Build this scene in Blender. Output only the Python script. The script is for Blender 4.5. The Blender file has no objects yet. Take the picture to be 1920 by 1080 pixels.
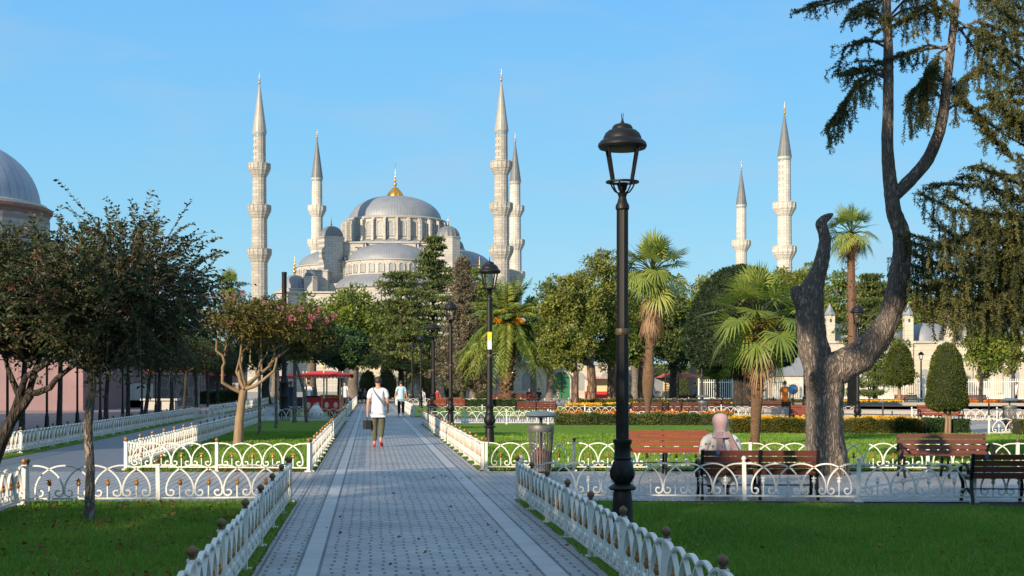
import bpy, bmesh, math, random
import numpy as np
from mathutils import Vector, Matrix
from mathutils import noise as mnoise
R = math.radians
C = bpy.context.scene.collection
sc = bpy.context.scene

# ------------------------------------------------------------------ camera, sky, sun, exposure
F = 2550.0; EYE = 1.6; HZ = 720.0
cam = bpy.data.objects.new('camera', bpy.data.cameras.new('camera'))
C.objects.link(cam); sc.camera = cam
cam.location = (0, 0, EYE); cam.rotation_euler = (R(90), 0, 0)
cam.data.sensor_width = 36; cam.data.lens = F / 1920 * 36
cam.data.shift_y = (HZ - 540) / 1920
cam.data.clip_start = .1; cam.data.clip_end = 5000

SUN_AZ, SUN_EL = 36.0, 20.0        # light travels towards +Y turned AZ degrees to the right
world = bpy.data.worlds.new('World'); sc.world = world; world.use_nodes = True
wn = world.node_tree; wn.nodes.clear()
sky = wn.nodes.new('ShaderNodeTexSky'); sky.sky_type = 'NISHITA'; sky.sun_disc = False
sky.sun_elevation = R(SUN_EL); sky.sun_rotation = R(180 + SUN_AZ)
sky.air_density = 1.0; sky.dust_density = .1; sky.ozone_density = 2.5; sky.altitude = 50
sky.sun_intensity = 1.0
tcw = wn.nodes.new('ShaderNodeTexCoord'); spw = wn.nodes.new('ShaderNodeSeparateXYZ'); wn.links.new(tcw.outputs['Generated'], spw.inputs[0])
rpw = wn.nodes.new('ShaderNodeValToRGB'); wn.links.new(spw.outputs[2], rpw.inputs[0]); ew = rpw.color_ramp.elements
ew[0].position = 0; ew[0].color = (.36, .66, .82, 1); ew[1].position = 1; ew[1].color = (.44, .60, .80, 1)
for p_, c_ in ((.06, (.34, .655, .83)), (.12, (.265, .61, .86)), (.20, (.205, .555, .90)), (.28, (.165, .50, .92)), (.42, (.46, .70, .98))):
    e_ = ew.new(p_); e_.color = (*c_, 1)
nzw = wn.nodes.new('ShaderNodeTexNoise'); mpw = wn.nodes.new('ShaderNodeMapping'); mpw.inputs['Scale'].default_value = (1, 1, 4.5)
wn.links.new(tcw.outputs['Generated'], mpw.inputs[0]); wn.links.new(mpw.outputs[0], nzw.inputs['Vector']); nzw.inputs['Scale'].default_value = 5.0; nzw.inputs['Detail'].default_value = 4
mrw = wn.nodes.new('ShaderNodeMapRange'); mrw.inputs[1].default_value = .50; mrw.inputs[2].default_value = .72; mrw.inputs[4].default_value = .5; wn.links.new(nzw.outputs['Fac'], mrw.inputs[0])
cmw = wn.nodes.new('ShaderNodeMix'); cmw.data_type = 'RGBA'; wn.links.new(mrw.outputs[0], cmw.inputs[0]); wn.links.new(rpw.outputs[0], cmw.inputs[6]); cmw.inputs[7].default_value = (.37, .56, .76, 1)
nsw = wn.nodes.new('ShaderNodeVectorMath'); nsw.operation = 'SCALE'; nsw.inputs['Scale'].default_value = .12; wn.links.new(sky.outputs[0], nsw.inputs[0])
mxw = wn.nodes.new('ShaderNodeMix'); mxw.data_type = 'RGBA'; mxw.inputs[0].default_value = .88
wn.links.new(nsw.outputs[0], mxw.inputs[6]); wn.links.new(cmw.outputs[2], mxw.inputs[7])
bg = wn.nodes.new('ShaderNodeBackground'); bg.inputs['Strength'].default_value = .69
wo = wn.nodes.new('ShaderNodeOutputWorld')
wn.links.new(mxw.outputs[2], bg.inputs['Color']); wn.links.new(bg.outputs[0], wo.inputs[0])

sl = bpy.data.lights.new('sun', 'SUN'); sun = bpy.data.objects.new('sun', sl); C.objects.link(sun)
sl.energy = 5.0; sl.angle = R(.5); sl.color = (1, .81, .59)
ld = Vector((math.sin(R(SUN_AZ)) * math.cos(R(SUN_EL)), math.cos(R(SUN_AZ)) * math.cos(R(SUN_EL)), -math.sin(R(SUN_EL))))
sun.rotation_euler = ld.to_track_quat('-Z', 'Y').to_euler()
sc.view_settings.view_transform = 'Standard'; sc.view_settings.look = 'None'
sc.view_settings.exposure = .65; sc.view_settings.gamma = 1
sc.cycles.max_bounces = 6; sc.cycles.diffuse_bounces = 3; sc.cycles.transparent_max_bounces = 6
sc.cycles.use_denoising = True

# ------------------------------------------------------------------ helpers
def PX(px, Y): return (px - 960) / F * Y
def PZ(py, Y): return EYE + (HZ - py) / F * Y
def GY(py): return EYE * F / (py - HZ)
def G(px, py, z=0): Y = GY(py); return Vector((PX(px, Y), Y, z))
SK = 0.1043                                   # the main path runs this far to the left per metre of depth
def U(u, Y, z=0): return Vector((u - SK * Y, Y, z))

def tag(o, label=None, cat=None, group=None, kind=None):
    if label: o['label'] = label
    if cat: o['category'] = cat
    if group: o['group'] = group
    if kind: o['kind'] = kind
    return o
def empty(name, loc=(0, 0, 0), rz=0, label=None, cat=None, group=None, scale=1):
    o = bpy.data.objects.new(name, None); C.objects.link(o); o.location = loc; o.rotation_euler = (0, 0, rz)
    o.scale = (scale, scale, scale); o.empty_display_size = .2
    return tag(o, label, cat, group)
def link(name, me, parent=None, loc=None, rz=0):
    o = bpy.data.objects.new(name, me); C.objects.link(o)
    if parent: o.parent = parent
    if loc is not None: o.location = loc
    if rz: o.rotation_euler = (0, 0, rz)
    return o
def copy_tree(o, parent=None):
    c = o.copy(); C.objects.link(c); c.parent = parent
    for ch in list(o.children): copy_tree(ch, c)
    return c

class MB:
    def __init__(s): s.v = []; s.f = []; s.mi = []; s.m = 0
    def add(s, vs, fs):
        b = len(s.v); s.v += [tuple(p) for p in vs]
        for f in fs: s.f.append([b + i for i in f]); s.mi.append(s.m)
    def box(s, c, d, rz=0, top=1.0):
        hx, hy, hz = d[0] / 2, d[1] / 2, d[2] / 2; cs, sn = math.cos(rz), math.sin(rz); vs = []
        for z in (-1, 1):
            k = top if z > 0 else 1
            for x, y in ((-1, -1), (1, -1), (1, 1), (-1, 1)):
                a, b_ = x * hx * k, y * hy * k
                vs.append((c[0] + a * cs - b_ * sn, c[1] + a * sn + b_ * cs, c[2] + z * hz))
        s.add(vs, [(0, 3, 2, 1), (4, 5, 6, 7), (0, 1, 5, 4), (1, 2, 6, 5), (2, 3, 7, 6), (3, 0, 4, 7)])
    def lathe(s, prof, c=(0, 0, 0), n=16, flute=0, ph=0, a0=0, a1=2 * math.pi):
        full = abs(a1 - a0 - 2 * math.pi) < 1e-6; m = n if full else n + 1; vs = []
        for r, z in prof:
            for i in range(m):
                a = a0 + (a1 - a0) * i / n + ph; rr = r * (1 - flute * (i % 2))
                vs.append((c[0] + rr * math.cos(a), c[1] + rr * math.sin(a), c[2] + z))
        fs = []
        for k in range(len(prof) - 1):
            for i in range(n):
                j = (i + 1) % m
                fs.append((k * m + i, k * m + j, (k + 1) * m + j, (k + 1) * m + i))
        if full and tuple(prof[0]) != tuple(prof[-1]):
            if prof[0][0] > 1e-4: fs.append(tuple(reversed(range(m))))
            if prof[-1][0] > 1e-4: fs.append(tuple(range((len(prof) - 1) * m, len(prof) * m)))
        s.add(vs, fs)
    def tube(s, pts, rad, n=8, wob=0, rnd=None, cap=True, flat=None):
        pts = [Vector(p) for p in pts]; L = len(pts)
        if not hasattr(rad, '__len__'): rad = [rad] * L
        vs = []; up = Vector((0, 0, 1)); prev = None
        for i, p in enumerate(pts):
            d = (pts[min(i + 1, L - 1)] - pts[max(i - 1, 0)]); d = d.normalized() if d.length > 0 else up
            if prev is None:
                a = d.cross(Vector((0, 1, 0)) if abs(d.y) < .9 else Vector((1, 0, 0))).normalized()
            else:
                a = (prev - d * prev.dot(d)); a = a.normalized() if a.length > 1e-6 else d.orthogonal().normalized()
            prev = a; b_ = d.cross(a)
            for k in range(n):
                t = 2 * math.pi * k / n; r = rad[i] * (1 + (rnd.uniform(-wob, wob) if rnd else 0))
                vs.append(p + a * math.cos(t) * r + b_ * math.sin(t) * r)
        fs = [(i * n + k, i * n + (k + 1) % n, (i + 1) * n + (k + 1) % n, (i + 1) * n + k) for i in range(L - 1) for k in range(n)]
        if cap: fs += [tuple(reversed(range(n))), tuple(range((L - 1) * n, L * n))]
        s.add(vs, fs)
    def strap(s, pts, t, w, nrm=(0, 1, 0)):
        """flat bar swept in a plane: t thickness in the plane, w width across it (along nrm)"""
        pts = [Vector(p) for p in pts]; L = len(pts); nv = Vector(nrm); vs = []
        for i, p in enumerate(pts):
            d = (pts[min(i + 1, L - 1)] - pts[max(i - 1, 0)]).normalized(); a = d.cross(nv).normalized()
            for x, y in ((-1, -1), (1, -1), (1, 1), (-1, 1)): vs.append(p + a * x * t / 2 + nv * y * w / 2)
        fs = [(i * 4 + k, i * 4 + (k + 1) % 4, (i + 1) * 4 + (k + 1) % 4, (i + 1) * 4 + k) for i in range(L - 1) for k in range(4)]
        fs += [(3, 2, 1, 0), (L * 4 - 4, L * 4 - 3, L * 4 - 2, L * 4 - 1)]
        s.add(vs, fs)
    def sph(s, c, r, n=12, m=8):
        if not hasattr(r, '__len__'): r = (r, r, r)
        vs = [(c[0], c[1], c[2] - r[2])]; fs = []
        for j in range(1, m):
            t = math.pi * j / m - math.pi / 2
            for i in range(n):
                a = 2 * math.pi * i / n; vs.append((c[0] + r[0] * math.cos(t) * math.cos(a), c[1] + r[1] * math.cos(t) * math.sin(a), c[2] + r[2] * math.sin(t)))
        vs.append((c[0], c[1], c[2] + r[2])); e = len(vs) - 1
        for i in range(n):
            fs.append((0, 1 + (i + 1) % n, 1 + i)); fs.append((e, 1 + (m - 2) * n + i, 1 + (m - 2) * n + (i + 1) % n))
            for j in range(m - 2): fs.append((1 + j * n + i, 1 + j * n + (i + 1) % n, 1 + (j + 1) * n + (i + 1) % n, 1 + (j + 1) * n + i))
        s.add(vs, fs)
    def quad(s, a, b_, c, d): s.add([a, b_, c, d], [(0, 1, 2, 3)])
    def mesh(s, name, mats, smooth=None):
        me = bpy.data.meshes.new(name); me.from_pydata(s.v, [], s.f); me.update()
        for m in (mats if isinstance(mats, (list, tuple)) else [mats]): me.materials.append(m)
        me.polygons.foreach_set('material_index', s.mi)
        if smooth is not None:
            me.polygons.foreach_set('use_smooth', [True] * len(s.f))
            try: me.set_sharp_from_angle(angle=R(smooth))
            except Exception: pass
        return me
    def build(s, name, mats, parent=None, smooth=None, loc=None, rz=0):
        return link(name, s.mesh(name, mats, smooth), parent, loc, rz)

# ------------------------------------------------------------------ materials
class NT:
    def __init__(s, name):
        s.m = bpy.data.materials.new(name); s.m.use_nodes = True; s.t = s.m.node_tree
        s.b = s.t.nodes['Principled BSDF']; s.out = s.t.nodes['Material Output']
    def n(s, ty, **kw):
        nd = s.t.nodes.new(ty)
        for k, v in kw.items(): setattr(nd, k, v)
        return nd
    def l(s, a, b): s.t.links.new(a, b)
    def val(s, sock, x):
        if hasattr(x, 'is_linked') or hasattr(x, 'links'): s.l(x, sock)
        else: sock.default_value = x
    def math(s, op, a, b=0.0, c=0.0):
        nd = s.n('ShaderNodeMath', operation=op)
        s.val(nd.inputs[0], a); s.val(nd.inputs[1], b); s.val(nd.inputs[2], c); return nd.outputs[0]
    def mix(s, f, a, b, bt='MIX'):
        nd = s.n('ShaderNodeMix', data_type='RGBA', blend_type=bt)
        s.val(nd.inputs[0], f); s.val(nd.inputs[6], a if hasattr(a, 'links') else (*a, 1)); s.val(nd.inputs[7], b if hasattr(b, 'links') else (*b, 1)); return nd.outputs[2]
    def coord(s, w='Object'): return s.n('ShaderNodeTexCoord').outputs[w]
    def noise(s, vec, scale, detail=4, rough=.6):
        nd = s.n('ShaderNodeTexNoise'); s.l(vec, nd.inputs['Vector']); nd.inputs['Scale'].default_value = scale
        nd.inputs['Detail'].default_value = detail; nd.inputs['Roughness'].default_value = rough; return nd.outputs['Fac']
    def ramp(s, f, lo, hi):
        nd = s.n('ShaderNodeMapRange'); s.l(f, nd.inputs[0]); nd.inputs[1].default_value = lo; nd.inputs[2].default_value = hi; return nd.outputs[0]
    def bump(s, h, strength, dist=.02):
        nd = s.n('ShaderNodeBump'); s.val(nd.inputs['Height'], h); nd.inputs['Strength'].default_value = strength; nd.inputs['Distance'].default_value = dist
        s.l(nd.outputs[0], s.b.inputs['Normal'])

def nmat(name, c1, c2=None, scale=3, rough=.7, metal=0, bump=0, bscale=None, spec=.5, bdist=.02, stretch=None):
    t = NT(name); c2 = c2 or tuple(x * .7 for x in c1)
    co = t.coord()
    if stretch:
        mp = t.n('ShaderNodeMapping'); mp.inputs['Scale'].default_value = stretch; t.l(co, mp.inputs[0]); co = mp.outputs[0]
    n1 = t.noise(co, scale); col = t.mix(t.ramp(n1, .3, .7), c1, c2)
    n2 = t.noise(co, scale * 6.3, 3); col = t.mix(t.math('MULTIPLY', t.ramp(n2, .35, .75), .3), col, tuple(x * .6 for x in c1))
    t.l(col, t.b.inputs['Base Color']); t.b.inputs['Roughness'].default_value = rough; t.b.inputs['Metallic'].default_value = metal
    t.b.inputs['Specular IOR Level'].default_value = spec
    if bump: t.bump(t.noise(co, bscale or scale * 5, 5), bump, bdist)
    return t.m

def leafmat(name, dark, mid, lite, trans=.25, rough=.55):
    t = NT(name); at = t.n('ShaderNodeAttribute', attribute_name='tint'); f = at.outputs['Fac']
    cr = t.n('ShaderNodeValToRGB'); t.l(f, cr.inputs[0]); e = cr.color_ramp.elements
    e[0].position = 0; e[0].color = (*dark, 1); e[1].position = 1; e[1].color = (*lite, 1); m = e.new(.5); m.color = (*mid, 1)
    t.l(cr.outputs[0], t.b.inputs['Base Color']); t.b.inputs['Roughness'].default_value = rough; t.b.inputs['Specular IOR Level'].default_value = .3
    if trans:
        tr = t.n('ShaderNodeBsdfTranslucent'); t.l(cr.outputs[0], tr.inputs['Color'])
        ms = t.n('ShaderNodeMixShader'); ms.inputs[0].default_value = trans
        t.l(t.b.outputs[0], ms.inputs[1]); t.l(tr.outputs[0], ms.inputs[2]); t.l(ms.outputs[0], t.out.inputs[0])
    return t.m

M = {}
M['white'] = nmat('white_paint', (.70, .71, .68), (.58, .58, .53), 5, .45, bump=.15, bscale=40, bdist=.004)
def paintmat():
    t = NT('chipped_white_paint'); co = t.coord(); g = t.n('ShaderNodeNewGeometry').outputs['Position']
    col = t.mix(t.ramp(t.noise(g, 2.3, 5), .35, .7), (.72, .73, .70), (.58, .57, .52)); rust = t.math('MULTIPLY', t.ramp(t.noise(g, 17, 5, .7), .60, .66), .75); col = t.mix(rust, col, (.22, .12, .07))
    sp = t.n('ShaderNodeSeparateXYZ'); t.l(g, sp.inputs[0]); low = t.math('MULTIPLY', t.math('SUBTRACT', 1, t.ramp(sp.outputs[2], .03, .16)), t.ramp(t.noise(g, 9, 4), .35, .7)); col = t.mix(t.math('MULTIPLY', low, .6), col, (.26, .23, .17))
    t.l(col, t.b.inputs['Base Color']); t.b.inputs['Roughness'].default_value = .5; t.bump(t.noise(g, 40, 3), .2, .004); return t.m
M['fence_paint'] = paintmat()
M['gold'] = nmat('gold_paint', (.42, .20, .05), (.16, .08, .03), 20, .45, .3)
M['brown_knob'] = nmat('bronze_paint', (.20, .12, .05), (.08, .05, .03), 20, .5, .3)
M['iron'] = nmat('black_iron', (.005, .0055, .007), (.008, .008, .009), 12, .5, spec=.3, bump=.15, bscale=60, bdist=.004)
M['iron_aged'] = nmat('aged_black_iron', (.035, .035, .03), (.016, .016, .016), 8, .5)
M['brass'] = nmat('dull_brass', (.16, .11, .05), (.05, .04, .03), 15, .5, .4)
M['wood_lit'] = nmat('sunlit_orange_wood', (.24, .050, .015), (.13, .028, .010), 2.5, .38, bump=.2, stretch=(1, 12, 12))  # sunlit copy of the bench wood, the sun's brightness put into its colour
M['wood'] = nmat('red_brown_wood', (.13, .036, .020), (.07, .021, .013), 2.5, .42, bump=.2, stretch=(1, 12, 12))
def barkmat(name, c1, c2, crack, sc_, st):
    t = NT(name); co = t.coord(); mp = t.n('ShaderNodeMapping'); mp.inputs['Scale'].default_value = (1, 1, st); t.l(co, mp.inputs[0])
    nz = t.n('ShaderNodeTexNoise'); t.l(mp.outputs[0], nz.inputs['Vector']); nz.inputs['Scale'].default_value = sc_ * .6; nz.inputs['Detail'].default_value = 4
    ad = t.n('ShaderNodeVectorMath', operation='MULTIPLY_ADD'); t.l(nz.outputs['Color'], ad.inputs[0]); ad.inputs[1].default_value = (.25, .25, .25); t.l(mp.outputs[0], ad.inputs[2])
    v = t.n('ShaderNodeTexVoronoi', feature='DISTANCE_TO_EDGE'); t.l(ad.outputs[0], v.inputs['Vector']); v.inputs['Scale'].default_value = sc_
    f = t.ramp(v.outputs['Distance'], .0, .28); base = t.mix(t.ramp(t.noise(co, 2.2, 5), .35, .65), c1, c2)
    t.l(t.mix(f, crack, base), t.b.inputs['Base Color']); t.b.inputs['Roughness'].default_value = .95; t.bump(t.math('ADD', f, t.math('MULTIPLY', t.noise(co, 60, 4), .4)), 1.0, .03); return t.m
M['bark'] = nmat('grey_brown_bark', (.19, .160, .135), (.060, .052, .045), 5, .95, bump=1.0, bscale=16, bdist=.05, stretch=(1, 1, .35))
M['bark_dark'] = nmat('dark_bark', (.06, .045, .032), (.03, .024, .018), 7, .9, bump=.8, bscale=22, bdist=.03, stretch=(1, 1, .35))
M['bark'] = barkmat('cracked_grey_bark', (.33, .265, .215), (.23, .19, .155), (.10, .083, .070), 15, .28)
M['bark_dark'] = barkmat('cracked_dark_bark', (.10, .08, .06), (.065, .05, .04), (.02, .017, .014), 12, .3)
M['bark_pale'] = nmat('smooth_pale_bark', (.30, .20, .11), (.15, .10, .06), 6, .75, bump=.4, bscale=14, bdist=.02, stretch=(1, 1, .3))
M['bark_pine_old'] = nmat('orange_pine_bark', (.22, .12, .07), (.10, .06, .04), 5, .9, bump=.9, bscale=10, bdist=.06, stretch=(1, 1, .3))
M['bark_pine'] = barkmat('plated_pine_bark', (.27, .15, .09), (.18, .11, .075), (.05, .03, .022), 4.5, .3)
M['palm_trunk'] = nmat('palm_fibre', (.22, .13, .075), (.09, .05, .03), 8, .95, bump=1, bscale=22, bdist=.05, stretch=(1, 1, 3))
M['deadfrond'] = leafmat('dry_frond', (.16, .09, .045), (.28, .17, .09), (.38, .26, .15), .15)
M['dome_lead'] = None
M['skin'] = nmat('skin', (.50, .27, .18), (.44, .23, .15), 6, .5)
M['hair'] = nmat('dark_hair', (.022, .016, .013), (.035, .025, .02), 40, .6)
M['red'] = nmat('red_paint', (.48, .02, .02), (.36, .015, .015), 3, .45)
M['redcloth'] = nmat('red_canvas', (.62, .03, .035), (.48, .02, .025), 3, .7)
M['cream'] = nmat('cream_trim', (.66, .55, .32), (.5, .4, .2), 6, .6)
M['glass'] = nmat('clear_pane', (.30, .36, .38), (.22, .28, .3), 3, .12)
M['darkglass'] = nmat('dark_window', (.035, .045, .055), (.06, .07, .08), 1.5, .2)
M['steel'] = nmat('brushed_steel', (.15, .15, .15), (.09, .09, .09), 12, .5, .3)

def stone(name, c1, c2, bw=1.2, bh=.45, mortar=.02, rough=.85, mc=.6, sc_=1.0, wall=True, msize=.015):
    t = NT(name); co = t.coord()
    sp = t.n('ShaderNodeSeparateXYZ'); t.l(co, sp.inputs[0])
    a = t.math('ADD', sp.outputs[0], t.math('MULTIPLY', sp.outputs[1], 1.0 if wall else 0))
    cb = t.n('ShaderNodeCombineXYZ'); t.l(a, cb.inputs[0]); t.l(sp.outputs[2 if wall else 1], cb.inputs[1])
    br = t.n('ShaderNodeTexBrick'); t.l(cb.outputs[0], br.inputs['Vector'])
    br.inputs['Color1'].default_value = (*c1, 1); br.inputs['Color2'].default_value = (*c2, 1); br.inputs['Mortar'].default_value = (*[x * mc for x in c2], 1)
    br.inputs['Scale'].default_value = 1; br.inputs['Mortar Size'].default_value = msize; br.inputs['Brick Width'].default_value = bw; br.inputs['Row Height'].default_value = bh
    n1 = t.noise(co, .5 * sc_, 6, .7)
    col = t.mix(t.math('MULTIPLY', t.ramp(n1, .4, .75), .45), br.outputs[0], tuple(x * .55 for x in c2))
    t.l(col, t.b.inputs['Base Color']); t.b.inputs['Roughness'].default_value = rough
    return t.m
M['mosque'] = stone('pale_limestone', (.47, .45, .41), (.375, .365, .335), 1.6, .55, sc_=.35, msize=.03)
M['minaret'] = stone('minaret_stone', (.42, .40, .35), (.31, .295, .26), 1.1, .62, sc_=.5, msize=.03)
M['minaret_far'] = stone('white_minaret_stone', (.55, .53, .47), (.45, .43, .38), 1.1, .62, sc_=.5, msize=.03)
M['palewall'] = stone('cream_ashlar', (.55, .50, .40), (.47, .43, .34), 1.4, .5, sc_=.3)
M['rubble'] = None
M['gold_leaf'] = nmat('gilded_copper', (.75, .42, .08), (.55, .28, .05), 2, .3, .85)

def leadmat(name, c1, c2, ribs, cx=0, cy=0):
    """lead sheets: fine vertical seams by angle about the object's own axis"""
    t = NT(name); co = t.coord(); sp = t.n('ShaderNodeSeparateXYZ'); t.l(co, sp.inputs[0])
    ang = t.math('ARCTAN2', sp.outputs[1], sp.outputs[0])
    w = t.math('FRACT', t.math('MULTIPLY', ang, ribs / (2 * math.pi))); line = t.math('LESS_THAN', w, .16)
    n1 = t.noise(co, .5, 6, .7); col = t.mix(t.ramp(n1, .3, .72), c1, c2)
    col = t.mix(t.math('MULTIPLY', line, .42), col, tuple(x * .45 for x in c2))
    t.l(col, t.b.inputs['Base Color']); t.b.inputs['Roughness'].default_value = .55; t.b.inputs['Metallic'].default_value = .15
    t.bump(line, .4, .1); return t.m
M['lead'] = leadmat('weathered_lead', (.24, .26, .285), (.17, .19, .215), 96)
M['lead_dark'] = leadmat('dark_lead', (.17, .19, .20), (.11, .12, .14), 40)
M['lead_ham'] = leadmat('blue_grey_lead', (.30, .33, .40), (.22, .25, .32), 48)
M['cone_pale'] = leadmat('pale_lead_cone', (.34, .34, .31), (.24, .24, .22), 16)
M['cone_dark'] = leadmat('dark_lead_cone', (.16, .18, .18), (.11, .12, .13), 16)

def paving(name, swap=False, strips=True):
    t = NT(name); co = t.coord(); sp = t.n('ShaderNodeSeparateXYZ'); t.l(co, sp.inputs[0])
    X, Y = sp.outputs[0], sp.outputs[1]
    wob = t.math('MULTIPLY', t.math('SUBTRACT', t.noise(co, 1.3, 2), .5), .03)
    u0 = t.math('ADD', X, t.math('MULTIPLY', Y, SK)); u = t.math('ADD', u0, wob)
    Yw = t.math('ADD', Y, wob)
    a, b = (Yw, u) if swap else (u, Yw)
    row = t.math('FLOOR', t.math('DIVIDE', b, .125))
    aa = t.math('ADD', t.math('DIVIDE', a, .222), t.math('MULTIPLY', t.math('MODULO', t.math('ABSOLUTE', row), 2.0), .5))
    rs = t.n('ShaderNodeTexWhiteNoise', noise_dimensions='1D'); t.l(row, rs.inputs['W'])
    aa = t.math('ADD', aa, t.math('MULTIPLY', rs.outputs[0], .10))
    hole = t.math('LESS_THAN', t.math('FRACT', aa), .12)
    jr = t.math('LESS_THAN', t.math('FRACT', t.math('DIVIDE', b, .125)), .14 if not swap else .2)
    stn = t.ramp(t.noise(co, 1.9, 6, .72), .56, .70)
    cell = t.n('ShaderNodeCombineXYZ'); t.l(t.math('FLOOR', aa), cell.inputs[0]); t.l(row, cell.inputs[1])
    wnz = t.n('ShaderNodeTexWhiteNoise', noise_dimensions='2D'); t.l(cell.outputs[0], wnz.inputs['Vector'])
    lowf = t.noise(co, .45, 5, .65)
    col = t.mix(t.ramp(lowf, .3, .7), (.27, .285, .305), (.165, .175, .195))
    col = t.mix(t.math('MULTIPLY', wnz.outputs[0], .45), col, (.42, .395, .38))
    col = t.mix(t.math('MULTIPLY', t.ramp(t.noise(co, 14, 4), .45, .8), .35), col, (.14, .14, .15))
    col = t.mix(t.math('MULTIPLY', t.math('GREATER_THAN', wnz.outputs[0], .94), .4), col, (.12, .12, .13)); col = t.mix(t.math('MULTIPLY', stn, .45), col, (.13, .125, .12))
    jd = (.030, .030, .034)
    gap = t.math('MAXIMUM', t.math('MULTIPLY', hole, 1.0 if not swap else .5), t.math('MULTIPLY', jr, .7 if not swap else .85))
    if strips:
        def band(lo, hi): return t.math('MULTIPLY', t.math('GREATER_THAN', u0, lo), t.math('LESS_THAN', u0, hi))
        st = t.math('MAXIMUM', band(-.615, -.445), band(1.46, 1.655))
        for yc in (25.0, 54.2, 60.5, 66.2, 96):
            st = t.math('MAXIMUM', st, t.math('LESS_THAN', t.math('ABSOLUTE', t.math('SUBTRACT', Y, yc)), .22))
        sj = t.math('LESS_THAN', t.math('FRACT', t.math('DIVIDE', Y, .52)), .03)
        gap = t.math('ADD', t.math('MULTIPLY', gap, t.math('SUBTRACT', 1, st)), t.math('MULTIPLY', st, t.math('MULTIPLY', sj, .6)))
        col = t.mix(t.math('MULTIPLY', st, .7), col, (.345, .355, .37))
        ed = t.math('MAXIMUM', t.math('MAXIMUM', band(-.64, -.61), band(-.45, -.42)), t.math('MAXIMUM', band(1.435, 1.462), band(1.65, 1.678)))
        ed = t.math('MAXIMUM', ed, t.math('MAXIMUM', band(-.955, -.93), band(1.88, 1.9)))
        gap = t.math('MAXIMUM', gap, t.math('MULTIPLY', ed, .95))
    col = t.mix(gap, col, jd)
    t.l(col, t.b.inputs['Base Color'])
    rg = t.ramp(t.noise(co, .8, 4), .3, .7); t.l(t.math('ADD', t.math('MULTIPLY', rg, .22), .36), t.b.inputs['Roughness'])
    t.b.inputs['Specular IOR Level'].default_value = .45
    t.bump(t.math('SUBTRACT', 1, gap), .5, .008)
    return t.m
M['paving'] = paving('concrete_pavers')
M['paving_cross'] = paving('cross_pavers', swap=True, strips=False)
M['paving_plain'] = paving('plain_pavers', strips=False)
M['asphalt'] = nmat('blue_grey_asphalt', (.11, .125, .15), (.085, .095, .115), 1.2, .55, bump=.3, bscale=80, bdist=.004)
M['plaza'] = nmat('pink_grey_flagstones', (.26, .20, .20), (.19, .155, .165), .6, .7, bump=.2, bscale=20)
M['beige'] = nmat('beige_paving', (.34, .31, .27), (.27, .25, .22), .3, .8)
M['pinkwall'] = nmat('pink_render', (.30, .19, .195), (.20, .135, .145), .35, .9, bump=.2)
M['soil'] = nmat('lawn_soil', (.035, .05, .016), (.05, .04, .022), 5, 1, bump=.6, bscale=30)
def grassmat(name, d, l):
    t = NT(name); co = t.coord(); n1 = t.noise(co, .5, 5, .65); n2 = t.noise(co, 24, 4, .7)
    col = t.mix(t.ramp(n1, .3, .7), d, l); col = t.mix(t.math('MULTIPLY', t.ramp(n2, .35, .75), .6), col, tuple(x * .4 for x in d))
    t.l(col, t.b.inputs['Base Color']); t.b.inputs['Roughness'].default_value = 1; t.b.inputs['Specular IOR Level'].default_value = .1
    t.bump(n2, .9, .06); return t.m
M['lawn'] = grassmat('lawn_turf', (.11, .22, .024), (.16, .27, .034))
M['grass'] = leafmat('grass_blade', (0.07, 0.175, 0.018), (0.135, 0.27, 0.03), (0.25, 0.34, 0.05), .35, .6)
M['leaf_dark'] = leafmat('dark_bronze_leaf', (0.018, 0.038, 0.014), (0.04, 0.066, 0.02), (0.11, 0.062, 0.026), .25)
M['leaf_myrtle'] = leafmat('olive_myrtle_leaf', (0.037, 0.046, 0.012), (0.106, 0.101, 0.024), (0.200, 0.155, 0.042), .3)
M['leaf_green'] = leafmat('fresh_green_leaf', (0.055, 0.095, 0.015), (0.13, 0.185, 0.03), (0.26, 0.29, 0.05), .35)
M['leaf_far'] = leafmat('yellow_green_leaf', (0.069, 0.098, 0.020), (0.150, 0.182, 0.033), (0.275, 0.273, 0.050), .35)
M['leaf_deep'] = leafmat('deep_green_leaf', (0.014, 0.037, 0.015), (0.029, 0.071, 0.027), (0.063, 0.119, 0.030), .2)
M['leaf_pine'] = leafmat('pine_needles', (0.06, 0.088, 0.018), (0.135, 0.165, 0.032), (0.25, 0.25, 0.05), .2)
M['leaf_cedar'] = leafmat('cedar_needles', (0.035, 0.06, 0.018), (0.075, 0.11, 0.03), (0.19, 0.21, 0.05), .2)
M['leaf_grey'] = leafmat('grey_spruce_needles', (0.072, 0.066, 0.042), (0.144, 0.126, 0.084), (0.240, 0.204, 0.132), .2)
M['leaf_spruce'] = leafmat('drooping_spruce_needles', (0.034, 0.046, 0.016), (0.08, 0.09, 0.026), (0.2, 0.17, 0.045), .2)
M['leaf_topiary'] = leafmat('clipped_thuja', (0.030, 0.050, 0.008), (0.066, 0.090, 0.012), (0.120, 0.138, 0.020), .25)
M['leaf_topiary_shaded'] = leafmat('shaded_clipped_cypress', (0.008, 0.022, 0.009), (0.014, 0.034, 0.012), (0.03, 0.055, 0.016), .2)  # clipped foliage with its shade put into a darker leaf colour
M['leaf_palm'] = leafmat('palm_leaflet', (0.06, 0.11, 0.025), (0.17, 0.235, 0.045), (0.38, 0.37, 0.06), .3, .45)
M['leaf_hedge'] = leafmat('hedge_leaf', (.05, .06, .010), (.11, .115, .018), (.18, .16, .03), .3)
M['fl_pink'] = leafmat('pink_petals', (.26, .07, .09), (.40, .14, .16), (.54, .25, .27), .4)
M['fl_yellow'] = leafmat('yellow_petals', (.55, .25, .01), (.75, .42, .02), (.85, .60, .05), .3)
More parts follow.
